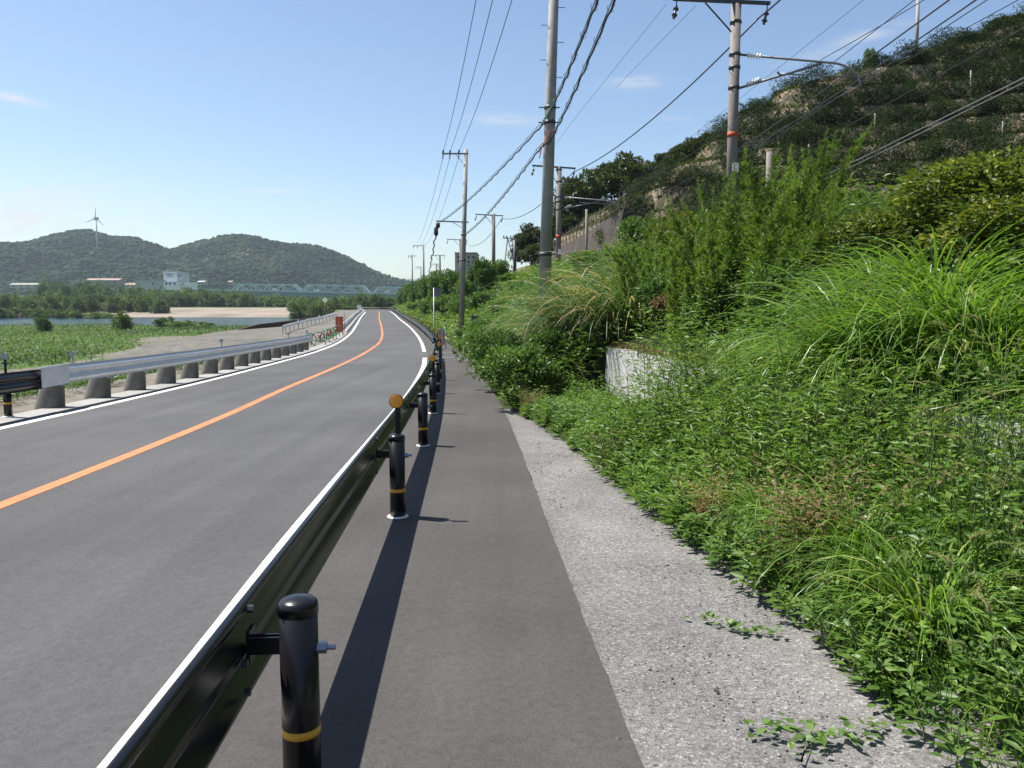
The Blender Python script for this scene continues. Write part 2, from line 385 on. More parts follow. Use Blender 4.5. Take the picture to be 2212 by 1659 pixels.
def sprig(P, az, el, L, W, r, mi=0, **kw):
    D = np.stack([np.cos(az) * np.cos(el), np.sin(az) * np.cos(el), np.sin(el)], -1)
    Nn = np.stack([-np.cos(az) * np.sin(el), -np.sin(az) * np.sin(el), np.cos(el)], -1) + g_(len(P), .35)
    return leaves(P, D, Nn, L, W, r, mi, **kw)
def g_(n_, s): return rng.normal(0, s, (n_, 3))
def blades(B, az, L, e0, e1, W, r, mi=0, k=6):
    """arching grass blades (flat ribbons that taper)"""
    n_ = len(B); L = np.broadcast_to(L, n_); W = np.broadcast_to(W, n_)
    p = np.array(B, float); out = []; S = np.stack([-np.sin(az), np.cos(az), np.zeros(n_)], -1)
    tw = rng.normal(0, .5, n_)
    for i in range(k + 1):
        t = i / k; w = W * (1 - t ** 1.6) * min(1, .55 + 2.5 * t) + .0006
        el = e0 + (e1 - e0) * t ** 1.25
        up = np.stack([-np.cos(az) * np.sin(el), -np.sin(az) * np.sin(el), np.cos(el)], -1)
        s_ = unit(S * np.cos(tw * t)[:, None] + up * np.sin(tw * t)[:, None])
        out += [p + s_ * (w / 2)[:, None], p - s_ * (w / 2)[:, None]]
        d = np.stack([np.cos(az) * np.cos(el), np.sin(az) * np.cos(el), np.sin(el)], -1)
        p = p + d * (L / k)[:, None]
    v = np.stack(out, 1).reshape(-1, 3); m_ = 2 * (k + 1)
    b_ = np.arange(n_)[:, None] * m_
    f = np.concatenate([b_ + np.array([[2 * i, 2 * i + 1, 2 * i + 3, 2 * i + 2]]) for i in range(k)])
    return (v, f, np.repeat(np.broadcast_to(r, n_), m_), mi)
def thin_stems(P0, P1, r0, mi, rnd=.5, P2=None):
    """three-sided stems, straight or through a middle point"""
    n_ = len(P0); ang = np.array([0, 2.094, 4.189]); rings = [P0] + ([P2] if P2 is not None else []) + [P1]
    out = []
    for i, Q in enumerate(rings):
        rr = np.broadcast_to(r0, n_) * (1 - .6 * i / (len(rings) - 1))
        for a_ in ang: out.append(Q + np.stack([np.cos(a_) * rr, np.sin(a_) * rr, np.zeros(n_)], -1))
    m_ = len(out); v = np.stack(out, 1).reshape(-1, 3); b_ = np.arange(n_)[:, None] * m_
    f = np.concatenate([b_ + np.array([[3 * i + j, 3 * i + (j + 1) % 3, 3 * i + 3 + (j + 1) % 3, 3 * i + 3 + j]]) for i in range(len(rings) - 1) for j in range(3)])
    return (v, f, np.full(len(v), rnd), mi)

# ------------------------------------------------------------------ the lie of the land
def pchip(xs, ys):
    xs = np.array(xs, float); ys = np.array(ys, float); h = np.diff(xs); d = np.diff(ys) / h
    mm = np.zeros(len(xs)); mm[1:-1] = (d[:-1] * h[1:] + d[1:] * h[:-1]) / (h[:-1] + h[1:]); mm[0] = d[0]; mm[-1] = d[-1]
    def fn(x):
        x = np.clip(np.asarray(x, float), xs[0], xs[-1]); i = np.clip(np.searchsorted(xs, x) - 1, 0, len(h) - 1)
        t = (x - xs[i]) / h[i]; t2 = t * t; t3 = t2 * t
        return (2 * t3 - 3 * t2 + 1) * ys[i] + (t3 - 2 * t2 + t) * h[i] * mm[i] + (-2 * t3 + 3 * t2) * ys[i + 1] + (t3 - t2) * h[i] * mm[i + 1]
    return fn
def P2(*pts): return pchip([p[0] for p in pts], [p[1] for p in pts])
zr = P2((-40, .9), (0, 0), (20, -.457), (30, -.67), (40, -.86), (50, -1.0), (60, -1.08), (75, -1.12), (90, -1.08), (120, -.99), (160, -.88), (200, -.8), (260, -.75), (5000, -.75))
xO = P2((-40, -4.0), (0, -4.42), (7, -4.55), (13, -4.88), (20, -5.50), (25, -5.86), (34, -6.6), (42, -7.4), (51, -8.4), (63, -10.1), (84, -13.5), (120, -19.6), (175, -28.6), (200, -33), (260, -44), (262, -44), (5000, -44))
xR = P2((-40, -.6), (0, -1.31), (2.84, -1.445), (5.82, -1.645), (11.27, -1.92), (17.9, -2.28), (22.7, -2.62), (28.4, -3.10), (34.3, -3.70), (40, -4.34), (55, -6.2), (75, -9.1), (118, -16.3), (175, -25.8), (200, -30.2), (260, -41.2), (5000, -41.2))
xL = P2((-40, -7.2), (0, -7.70), (12.2, -7.79), (15, -7.88), (21, -8.16), (28.4, -8.72), (40.8, -9.80), (49, -10.75), (63.7, -12.9), (87.7, -16.9), (129, -24), (183, -33), (200, -35.9), (260, -47), (5000, -47))
xS = P2((-40, 2.2), (0, .68), (2.84, .49), (7.6, .24), (13.2, -.05), (20, -.55), (30, -1.5), (40, -2.6), (47, -3.5), (63, -5.9), (75, -7.8), (118, -15), (175, -24.4), (200, -28.8), (260, -40), (5000, -40))
xV = P2((-40, 2.6), (0, 1.75), (2.84, 1.57), (4, 1.46), (6.3, 1.16), (8.4, .90), (11.5, .56), (13.2, .25), (16, -.2), (20, -.5), (30, -1.4), (40, -2.5), (47, -3.4), (63, -5.8), (75, -7.7), (118, -14.8), (175, -24.2), (200, -28.6), (260, -40), (5000, -40))
xG = P2((-12, .1), (-1.2, -.50), (2.69, -.735), (6.67, -.96), (10.53, -1.17), (14.24, -1.40), (18.1, -1.68), (22, -1.98), (26, -2.32), (30, -2.66), (34, -3.05), (40, -3.66), (55, -5.5), (75, -8.4), (118, -15.6), (175, -25.1), (200, -29.5), (260, -40.5))
xW = lambda Y: 1.75 + (15 - np.asarray(Y, float)) * .1735
xB = P2((-40, 13), (0, 8.4), (10, 7.4), (24.5, 5.8), (50, 1.9), (80, -2.8), (109, -8.3), (143, -13.7), (200, -24), (260, -35), (5000, -35))
xT = lambda Y: xB(Y) + 7.2
def sstep(a, b, x):
    t = np.clip((x - a) / (b - a), 0, 1); return t * t * (3 - 2 * t)
RAILZ = 3.0; WATER = -4.0
def hill_z(X, Y, terr=True):
    q = np.maximum(X - xT(Y), 0)
    hollow = .6 * np.maximum(np.hypot(X - 12, Y - 20) - 20 + 1.2 * np.sin(Y * .16 + X * .11), 0)      # the slope curves round as a hollow
    cap = np.interp(X, [4, 10, 13, 16, 20, 24, 30, 36, 45, 60], [6, 7.5, 8.5, 9.8, 11.3, 12.6, 14.2, 16.8, 20, 22]) + .6 * np.sin(Y * .13)
    rise = np.minimum(np.interp(Y, [45, 75], [1.1, .72]) * q, hollow)
    rise = np.where(rise > cap - 2, cap - 2 + 2 * np.tanh((rise - cap + 2) / 2), rise)
    wallz = 4.6 * sstep(55, 60, Y) * (1 - sstep(80, 92, Y)) * sstep(0, .6, q)
    rise = rise + wallz * np.exp(-q / 14)
    rise = rise * (1 - .78 * sstep(112, 150, Y))
    if terr:
        v = rise / 1.7; k = np.floor(v); fr = v - k
        tz = 1.7 * (k + sstep(.06, .40, fr) * .90 + .10 * fr)
        rise = rise + (tz - rise) * sstep(1.5, 3.0, q)
    return RAILZ + rise
def shoreY(X):      # near bank of the river, as Y for given X
    return np.interp(X, [-400, -170, -95, -70, -52, -44, -40, -36], [150, 146, 143, 141, 136, 140, 160, 215])
TB = lambda Y: np.interp(Y, [60, 85, 97, 112, 126, 200], [14.5, 12.4, 8.2, 6.6, 5.4, 5.2])
def zt(X, Y, terr=True):
    X = np.asarray(X, float); Y = np.asarray(Y, float); Z = zr(Y) + 0 * X
    # right: wall zone near, plain bank farther on, then the railway bench, then the hill
    wz = 1 - sstep(14.9, 15.2, Y); XB = xB(Y); XW = xW(np.minimum(Y, 15))
    near = np.where(X < XW + .12, zr(Y) + .05 * np.clip(X - xV(Y), 0, 1), .80 + (RAILZ - .80) * np.clip((X - XW) / np.maximum(XB - XW, .5), 0, 1) ** .9)
    XF = xS(Y) + .5
    far = zr(Y) + (RAILZ - zr(Y)) * np.clip((X - XF) / np.maximum(XB - XF, .5), 0, 1) ** .85
    rz = near * wz + far * (1 - wz)
    hz = hill_z(X, Y, terr)
    Z = np.where(X > xS(Y), rz, Z); Z = np.where(X > xT(Y), hz, Z)
    Z = np.where((X > xS(Y)) & (Y > 230), np.minimum(Z, zr(Y) + (Z - zr(Y)) * (1 - sstep(230, 300, Y))), Z)
    # left: shoulder, bank down to the flood plain, side path farther on, river, gravel bar, far plain
    t = (xL(Y) - 1.5) - X
    plain_ = -2.6 + .25 * np.sin(X * .11) * np.sin(Y * .07)
    pathz = np.interp(Y, [40, 60, 80, 120, 160, 220], [-2.2, -1.7, -1.55, -1.05, -.9, -.8])
    wpath = sstep(45, 70, Y)
    s1 = zr(Y) + (plain_ - zr(Y)) * sstep(.8, 9, t)
    s2 = zr(Y) + (pathz - zr(Y)) * sstep(.3, 3.5, t); s2 = s2 + (plain_ - s2) * sstep(TB(Y) + .2, TB(Y) + 2.6, t) * (1 - sstep(190, 230, Y))
    lz = s1 * (1 - wpath) + s2 * wpath
    sy = shoreY(X); lz = lz + (-5.0 - lz) * sstep(0, 9, Y - sy) * sstep(TB(Y) + 1.5, TB(Y) + 4, t)
    far_ = -4.9 + 2.7 * sstep(250, 400, Y) + .6 * sstep(238, 262, Y); far_ = far_ + .6 * sstep(400, 900, Y)
    lz = np.where(Y > 225, np.maximum(far_, lz + (far_ - lz) * sstep(225, 300, Y)), lz)
    Z = np.where(t > 0, lz, Z)
    Z = np.where(Y > 300, Z + (-2.0 - Z) * sstep(300, 420, Y) * (X > -44), Z)
    return Z

# ------------------------------------------------------------------ ground, road, pavement, markings
ROWS = np.concatenate([np.arange(-30, 60, .5), np.arange(60, 150, 1.5), np.arange(150, 480, 5), np.geomspace(480, 4200, 26)])
def sheet(name, rows, cols_fn, zf, mat, label=None, **kw):
    """a sheet laid along the road: cols_fn(Y)-> X positions"""
    X = np.array([cols_fn(y) for y in rows]); Y = np.repeat(rows[:, None], X.shape[1], 1); Z = zf(X, Y)
    V = np.stack([X, Y, Z], -1).reshape(-1, 3); r_, c_ = X.shape
    i = np.arange(r_ - 1)[:, None] * c_ + np.arange(c_ - 1)[None, :]
    Fc = np.stack([i, i + 1, i + c_ + 1, i + c_], -1).reshape(-1, 4)
    me = np_mesh(name, [(V, Fc, np.zeros(len(V)), 0)], [mat])
    return link(name, me, mat, **kw), V
cL = -np.concatenate([[2200, 1600, 1100, 800], np.arange(600, 200, -25), np.arange(200, 60, -6), np.arange(60, 24, -2), np.arange(24, 5, -.5)])
cR = np.concatenate([np.arange(6, 20, .35), np.arange(20, 60, .8), np.arange(60, 120, 3), [140, 180, 260, 400, 700, 1200, 2200]])
def rcols(y, r_):
    w1 = float(xW(min(y, 15))) + .09 if y < 15.3 else r_ + 1.0
    w1 = max(w1, r_ + .3); s1 = np.linspace(r_ + .03, w1, 12)
    return np.concatenate([s1, [w1 + .10], w1 + .10 + .12 * np.arange(1, 60), w1 + 7.3 + np.concatenate([np.arange(.6, 40, .8), np.arange(41, 110, 3), [140, 180, 260, 400, 700, 1200, 2200]])])
def gcols(y):
    l_ = xL(y) - .95; r_ = xV(y) - .05
    return np.concatenate([xO(y) + cL[xO(y) + cL < l_ - .2][-500:] if False else np.minimum(xO(y) + cL, l_ - np.linspace(1.5, .02, len(cL))), [l_, xL(y) + 1, xO(y), xR(y), xS(y) - .05, r_], rcols(y, r_)])
def gz(X, Y):
    z = zt(X, Y)
    inside = (X > xL(Y) - .94) & (X < xS(Y) - .04)
    return z - np.where(inside, .10, .035)
ground, GV = sheet('ground', ROWS, gcols, gz, M['ground'], kind='structure')
def zone_colour(X, Y, Z):
    C = np.zeros((len(X), 3)); soil = np.array([.060, .050, .034]); grass = np.array([.060, .105, .026]); grav = np.array([.150, .138, .118]); bar = np.array([.235, .20, .165])
    bank = np.array([.028, .040, .014]); pathc = np.array([.135, .128, .118])
    nz_ = np.array([mnoise.fractal(Vector((x * .06, y * .04, 3.1)), 1.0, 2.0, 4) for x, y in zip(X, Y)])
    C[:] = grass
    t = xL(Y) - 1.5 - X
    shoulder = (t > -.7) & (t < 3.2) & (Y < 60); C[shoulder] = grav
    near = (t >= 0) & (Y < 112)
    gmask = near & (t > 2.0) & (Y < 59 + 174 * (X / np.maximum(Y, 1) + .575) + 26 * nz_) & (nz_ > -.42); C[gmask] = grav * .95
    pth = (t > 0) & (t < TB(Y) + .3) & (Y >= 55) & (Y < 235); C[pth] = pathc
    lowg = (t > TB(Y)) & (Y > 60) & (Y < 100) & (X + .1 * Y * nz_ > -.36 * Y) & (nz_ > -.2); C[lowg] = grav
    wet = (t > TB(Y) + 2) & (Z < -3.6) & (Y < 262); C[wet] = bar * .6
    barm = (Y > 225) & (Y < 402) & (t > 0); C[barm] = bar * (1 + .3 * nz_[barm][:, None])
    farp = (Y >= 402); C[farp] = grass * .8
    r_ = (X > xV(Y) - .2); C[r_] = bank
    bench = (X > xB(Y) + .8) & (X < xT(Y)); C[bench] = [.13, .115, .095]
    hill = (X >= xT(Y)) & (Y < 170); C[hill] = [.05, .055, .03]
    return C
ZC = zone_colour(GV[:, 0], GV[:, 1], GV[:, 2])
ca = ground.data.color_attributes.new('zone', 'FLOAT_COLOR', 'POINT')
ca.data.foreach_set('color', np.concatenate([ZC, np.ones((len(ZC), 1))], 1).astype(np.float32).ravel())

RR = ROWS[ROWS <= 236]
def zroad(X, Y): return zr(Y)
sheet('road', RR, lambda y: np.array([xL(y) - .35, xL(y) + .6, xO(y) - 1, xO(y), xO(y) + 1, xR(y) - .4, xR(y) + .15]), zroad, M['road'], kind='structure')
sheet('sidewalk', RR, lambda y: np.linspace(xR(y) + .15, xS(y), 5), zroad, M['walk'], kind='structure')
R2 = ROWS[(ROWS >= 60) & (ROWS <= 236)]
def mark(name, rows, c, w, mat, dz=.004):
    return sheet(name, rows, lambda y: np.array([c(y) - w / 2, c(y) + w / 2]), lambda X, Y: zr(Y) + dz, mat, kind='structure')[0]
mark('left_edge_line', RR[RR < 190], xL, .17, M['white_line'])
rr1 = np.concatenate([RR[RR < 34.2], [34.3]]); rr2 = np.concatenate([[40.3], RR[(RR > 40.5) & (RR < 200)]])
mark('right_edge_line', rr1, xR, .17, M['white_line']); mark('right_edge_line', rr2, xR, .17, M['white_line'])
o1 = np.concatenate([RR[RR < 46.8], [46.9]]); o2 = np.array([47.6, 49, 50.5, 52, 53.6]); o3 = np.concatenate([[54.4], RR[(RR > 54.6) & (RR < 200)]])
for o_ in (o1, o2, o3): mark('center_line', o_, xO, .16, M['orange_line'])
for y0 in (34.6, 39.6):      # faint worn lines across the pavement entrance
    mark('crossing_line', np.array([y0, y0 + .28]), lambda y: (xR(y0) + .1 + xS(y0)) / 2, float(xS(y0) - xR(y0) - .5), M['pale_line'])
# pale band at the kerb-less gutter on the left
sheet('gutter_strip', RR, lambda y: np.array([xL(y) - .95, xL(y) - .62, xL(y) - .35]), lambda X, Y: zr(Y) - .012, M['conc'], kind='structure')
# gravel shoulder on the right
sheet('gravel_shoulder', np.concatenate([np.arange(-30, 0, 1.0), np.arange(0, 15.05, .06)]), lambda y: np.concatenate([[xS(y) - .004 + .009 * mnoise.noise(Vector((y * 7.3, .5, 0))) + .006 * mnoise.noise(Vector((y * 1.3, 2.5, 0)))], np.linspace(xS(y) + .04, xV(y) + .9, 9)]), lambda X, Y: zr(Y) + np.where(X < xS(Y) + .03, .004, -.006) + np.where(X < xS(Y) + .05, 0, .02) * np.sin(X * 5 + Y * 1.7) * np.sin(Y * 2.3), M['gravel'], kind='structure')
# loose stones on it
ico = [(0, 0, 1), (.89, 0, .45), (.28, .85, .45), (-.72, .53, .45), (-.72, -.53, .45), (.28, -.85, .45), (.72, .53, -.45), (-.28, .85, -.45), (-.89, 0, -.45), (-.28, -.85, -.45), (.72, -.53, -.45), (0, 0, -1)]
icf = np.array([(0, 1, 2), (0, 2, 3), (0, 3, 4), (0, 4, 5), (0, 5, 1), (1, 6, 2), (2, 7, 3), (3, 8, 4), (4, 9, 5), (5, 10, 1), (6, 7, 2), (7, 8, 3), (8, 9, 4), (9, 10, 5), (10, 6, 1), (11, 7, 6), (11, 8, 7), (11, 9, 8), (11, 10, 9), (11, 6, 10)])
ico = np.array(ico)
def blobs(C, R, rnd, mi=0, jit=.25, flat=1.0):
    n_ = len(C); v = ico[None] * (1 + rng.normal(0, jit, (n_, 12, 1))) * np.asarray(R).reshape(n_, 1, 1)
    v[:, :, 2] *= flat; v = v + C[:, None]
    f = (np.arange(n_)[:, None, None] * 12 + icf[None]).reshape(-1, 3)
    return (v.reshape(-1, 3), f, np.repeat(rnd, 12), mi)
n_ = 11000
yy = 1.5 + 12 * rng.random(n_) ** 1.5; xx = xS(yy) + rng.random(n_) * (xV(yy) + .35 - xS(yy))
xx -= np.where(rng.random(n_) < .07, .5 * rng.random(n_) ** 3 + .03, 0)
rad = .002 + .0055 * rng.random(n_) ** 4; rad[:26] = .010 + .008 * rng.random(26)
me = np_mesh('gravel', [blobs(np.stack([xx, yy, zr(yy) - .008 + rad * .15], -1), rad, rng.random(n_), jit=.38, flat=.6)], [M['stone']])
link('gravel', me, M['stone'], label='loose pale grey gravel stones between the pavement and the weeds', cat='gravel', kind='stuff')
# side path by the river and its parapet are part of the ground sheet; the river:
mb = MB(); mb.add([(-900, 120, WATER), (-40, 120, WATER), (-40, 300, WATER), (-900, 300, WATER)], [(0, 1, 2, 3)])
mb.build('river', M['water'], kind='structure')

# ------------------------------------------------------------------ right-hand black guard rail
WB = [(.02, .652), (.002, .640), (0, .615), (.068, .578), (.076, .552), (.012, .502), (.003, .475), (.012, .448), (.076, .398), (.068, .372), (0, .335), (.002, .310), (.02, .298)]
def beam(path, side, mat, parent, dz=0.0, name='beam'):
    """W-shaped beam along path [(x,y,zground)]; side = -1 when the corrugation points to -X"""
    V = []; n_ = len(path); k = len(WB)
    for i, (x, y, z) in enumerate(path):
        a = path[max(i - 1, 0)]; c = path[min(i + 1, n_ - 1)]
        d = Vector((c[0] - a[0], c[1] - a[1], 0)).normalized(); nn = Vector((d.y, -d.x, 0)) * side
        for th in (0, .005):
            for (o, h) in WB: V.append((x + nn.x * (o + th), y + nn.y * (o + th), z + h + dz))
    Fs = []; w = 2 * k
    for i in range(n_ - 1):
        b0, b1 = i * w, (i + 1) * w
        for j in range(k - 1):
            Fs.append((b0 + j, b1 + j, b1 + j + 1, b0 + j + 1)); Fs.append((b0 + k + j, b0 + k + j + 1, b1 + k + j + 1, b1 + k + j))
        Fs.append((b0, b0 + k, b1 + k, b1)); Fs.append((b0 + k - 1, b1 + k - 1, b1 + 2 * k - 1, b0 + 2 * k - 1))
    for b0 in (0, (n_ - 1) * w):
        for j in range(k - 1): Fs.append((b0 + j, b0 + j + 1, b0 + k + j + 1, b0 + k + j))
    mb = MB(); mb.add(V, Fs)
    return mb.build(name, mat, parent, smooth=True)
def make_post(parent, x, y, z, rz, reflector=False, proto={}):
    """black tubular post with cap, yellow band, collar, bracket and bolt"""
    if 'post' not in proto:
        p = MB().lathe((0, 0, 0), [(.0655, -.15), (.0655, .675)], 24).build('post', M['black'], None, True)
        MB().lathe((0, 0, .675), [(.0685, -.03), (.0685, 0), (.066, .010), (.055, .020), (.030, .028), (.004, .031)], 24).build('cap', M['black'], p, True)
        MB().lathe((0, 0, .215), [(.0665, 0), (.0665, .028)], 24).build('band', M['yellow'], p, True)
        MB().lathe((0, 0, 0), [(.090, -.02), (.090, .003), (.08, .008), (.067, .010)], 24).build('collar', M['collar'], p, True)
        b_ = MB(); b_.box((-.112, 0, .53), (.12, .010, .06)); b_.box((-.112, .03, .53), (.12, .010, .06)); b_.box((-.167, .015, .53), (.012, .08, .12))
        b_.build('bracket', M['black'], p)
        q = MB(); q.tube([(.06, 0, .52), (.095, 0, .52)], .021, 6); q.tube([(.095, 0, .52), (.125, 0, .52)], .010, 8); q.build('bolt', M['bolt'], p)
        for by, bz in ((-.07, .50), (.10, .50), (.02, .655), (-.05, .39)): MB().tube([(-.156, by, bz), (-.176, by, bz)], .014, 6).build('beam_bolt', M['bolt_dark'], p)
        proto['post'] = p; first = True
    else: first = False
    p = proto['post'] if first else copy_tree(proto['post'])
    p.parent = parent; p.location = (x, y, z); p.rotation_euler = (0, 0, rz)
    if reflector:
        if 'ref' not in proto:
            s_ = MB(); s_.box((0.012, 0, .80), (.045, .006, .26)); s_.box((0, 0, .69), (.05, .03, .03)); st = s_.build('reflector_stem', M['black'], None)
            d_ = MB(); d_.cur = 0; d_.tube([(0, .012, .975), (0, -.006, .975)], .060, 28); d_.cur = 1; d_.tube([(0, -.0055, .975), (0, -.010, .975)], [.055, .053], 28)
            rf = d_.build('reflector', [M['black'], M['amber']], None)
            proto['st'] = st; proto['ref'] = rf; a_, b2 = st, rf
        else:
            a_ = proto['st'].copy(); COL.objects.link(a_); b2 = proto['ref'].copy(); COL.objects.link(b2)
        a_.parent = p; b2.parent = p
    return p
def yaw_at(fn, y): return math.atan2(float(fn(y + .5) - fn(y - .5)), 1.0)
gr = empty('guard_rail', (float(xG(14)), 14, float(zr(14))), label='long black guard rail with yellow banded posts beside the near pavement', cat='guard rail')
def rel(parent, p): return tuple(np.array(p, float) - np.array(parent.location))
def beam_run(parent, fn, y0, y1, off, side, mat, dz=0, step=.5, name='beam'):
    ys = np.arange(y0, y1 + .01, step)
    return beam([rel(parent, (float(fn(y)) + off, y, float(zr(y)))) for y in ys], side, mat, parent, dz, name)
py = [-1.2, 2.69, 6.67, 10.53, 14.24, 18.1, 22, 26, 30, 33.6]
bx = beam_run(gr, xG, -3, 34.0, -.178, -1, M['black'], .034)
for i, y in enumerate(py):
    x, z = float(xG(y)), float(zr(y))
    make_post(gr, *rel(gr, (x, y, z)), -yaw_at(xG, y), reflector=(i in (2, 4, 6, 8)))
g2 = empty('guard_rail', (float(xG(80)), 80, float(zr(80))), label='far black guard rail with amber reflectors beyond the pavement entrance', cat='guard rail')
beam_run(g2, xG, 40.5, 205, -.178, -1, M['black'], .048, step=1.5)
for i, y in enumerate(np.arange(41, 205, 4)):
    make_post(g2, *rel(g2, (float(xG(y)), y, float(zr(y)))), -yaw_at(xG, y), reflector=(i % 2 == 0 and y < 110))
# rail across the end where the road bends away
g3 = empty('guard_rail', (-44, 208, float(zr(208))), label='dark guard rail running across the far bend of the road', cat='guard rail')
px_ = [(-29, 203), (-32, 207), (-38, 209), (-43, 209.6), (-47, 210)]
beam([rel(g3, (x, y, float(zr(y)))) for x, y in px_], -1, M['black'], g3)
for x, y in px_: make_post(g3, *rel(g3, (x, y + .1, float(zr(y)))), 1.4)

# ------------------------------------------------------------------ left guard rails
def block_mesh():
    b0 = [(-.28, -.26), (.24, -.26), (.24, .24), (-.28, .24)]; b1 = [(-.10, -.09), (.20, -.09), (.20, .22), (-.10, .22)]
    V = [(x, y, -.25) for x, y in b0] + [(x, y, .50) for x, y in b1]
    mb = MB(); n_ = 14; prof = []
    for zz_, s in ((-.25, 1.08), (0, 1.0), (.25, .86), (.46, .75), (.50, .70)):
        for j in range(n_):
            t = 2 * math.pi * j / n_ + .2; c_, s_ = math.cos(t), math.sin(t)
            q = (abs(c_) ** 3.2 + abs(s_) ** 3.2) ** (-1 / 3.2)
            prof.append(((.235 * c_ * q - .05) * s + (1 - s) * .20 + .0, (.23 * s_ * q) * s + (1 - s) * .14, zz_))
    fs = [(i * n_ + j, i * n_ + (j + 1) % n_, (i + 1) * n_ + (j + 1) % n_, (i + 1) * n_ + j) for i in range(4) for j in range(n_)] + [tuple(range(4 * n_, 5 * n_))]
    mb.add(prof, fs); return mb
xLG = lambda y: xL(y) - .86
sg = empty('guard_rail', (float(xLG(30)), 30, float(zr(30))), label='silver corrugated guard rail carried on tapered concrete blocks', cat='guard rail')
beam_run(sg, xLG, 14.4, 42.4, .30, 1, M['galv'], .16, .5)
blk = None
ys_b = np.arange(15.3, 42.4, 1.93)
for i, y in enumerate(ys_b):
    p = rel(sg, (float(xLG(y)), y, float(zr(y))))
    if blk is None: blk = block_mesh().build('concrete_block', M['conc_block'], sg, True); o = blk
    else: o = blk.copy(); COL.objects.link(o); o.parent = sg
    o.location = p; o.rotation_euler = (rng.normal(0, .012), rng.normal(0, .012), rng.normal(0, .10))
    q = MB(); q.box(rel(sg, (float(xLG(y)) + .24, y, float(zr(y)) + .58)), (.10, .10, .34)); q.build('bracket', M['galv_dull'], sg)
def small_reflector(parent, x, y, z, h, face, stemm):
    s_ = MB(); s_.tube([(x, y, z), (x, y, z + h)], .022, 8); st = s_.build('reflector_stem', stemm, parent, True)
    d_ = MB(); d_.tube([(x, y - .014, z + h + .05), (x, y + .010, z + h + .05)], .062, 20); d_.build('reflector', face, parent)
for y in (15.6, 25.2, 36, 41.2): small_reflector(sg, *rel(sg, (float(xLG(y)) + .28, y, float(zr(y)) + .78)), .16, M['galv_dull'], M['galv_dull'])
e_ = MB(); xe = float(xLG(14.7)) + .388                      # flat end plate of the silver rail
e_.box(rel(sg, (xe, 14.75, float(zr(14.7)) + .635)), (.012, .95, .37), yaw_at(xLG, 14.7) * -1); e_.build('end_plate', M['galv'], sg)
bl = empty('guard_rail', (float(xLG(11)), 11, float(zr(11))), label='black guard rail ending against the silver rail at the left', cat='guard rail')
beam_run(bl, xLG, 2, 14.8, .28, 1, M['black'], .12, .5)
for y in (6.2, 10.0, 13.75):
    make_post(bl, *rel(bl, (float(xLG(y)) + .07, y, float(zr(y)))), math.pi)
small_reflector(bl, *rel(bl, (float(xLG(13.75)) + .07, 13.75, float(zr(13.75)) + .68)), .30, M['galv_dull'], M['black'])
# silver rail farther on
s2 = empty('guard_rail', (float(xLG(110)), 110, float(zr(110))), label='distant silver guard rail along the left edge beyond the red board', cat='guard rail')
beam_run(s2, xLG, 72, 198, .1, 1, M['galv'], .10, 2.0)
pm = None
for y in np.arange(73, 198, 4):
    p = rel(s2, (float(xLG(y)), y, float(zr(y))))
    if pm is None: pm = MB().lathe((0, 0, 0), [(.06, -.1), (.06, .78)], 10).build('post', M['galv_dull'], s2, True); o = pm
    else: o = pm.copy(); COL.objects.link(o); o.parent = s2
    o.location = p
# rail on the riverside path
pa = empty('guard_rail', at(665, 705, 98), label='low grey guard rail on thin posts along the riverside path', cat='guard rail')
pts = []
for i in range(15):
    t = i / 14; Y = 80 + 45 * t ** 1.15; X = -22.6 - 4.4 * t; pts.append((X, Y))
zz = [float(zt(x, y)) for x, y in pts]
mbp = MB()
for (x0, y0), (x1, y1), z0, z1 in zip(pts[:-1], pts[1:], zz[:-1], zz[1:]):
    mbp.bar(rel(pa, (x0, y0, z0 + .62)), rel(pa, (x1, y1, z1 + .62)), .06, .30)
mbp.build('beam', M['galv'], pa)
for (x, y), z in zip(pts, zz): MB().lathe(rel(pa, (x, y, z)), [(.05, -.1), (.05, .75)], 8).build('post', M['galv_dull'], pa)
for k in (4, 9): MB().lathe(rel(pa, (pts[k][0], pts[k][1], zz[k] + .75)), [(.05, 0), (.06, .22)], 8).build('delineator', M['white'], pa)
# dark parapet between the path and the river
da = empty('parapet_wall', at(600, 710, 120), label='low dark brown wall curving between the riverside path and the water', cat='wall')
mb = MB(); V = []
ks = [(480, 724, 85, .02), (515, 719, 88, .35), (560, 712, 92, .6), (612, 705.5, 97, .62), (655, 697, 112, .5), (697, 690, 126, .35)]
for (px, pyy, Y, h) in ks:
    b_ = at(px, pyy, Y); 
    for dx in (0, .35):
        V += [rel(da, b_ + [-dx, dx * .6, -1.6]), rel(da, b_ + [-dx, dx * .6, h])]
Fs = []
for i in range(len(ks) - 1):
    a0, a1 = 4 * i, 4 * i + 4
    Fs += [(a0, a1, a1 + 1, a0 + 1), (a0 + 1, a1 + 1, a1 + 3, a0 + 3), (a0 + 3, a1 + 3, a1 + 2, a0 + 2)]
mb.add(V, Fs + [(0, 1, 3, 2)]); mb.build('wall_face', M['parapet_brown'], da)

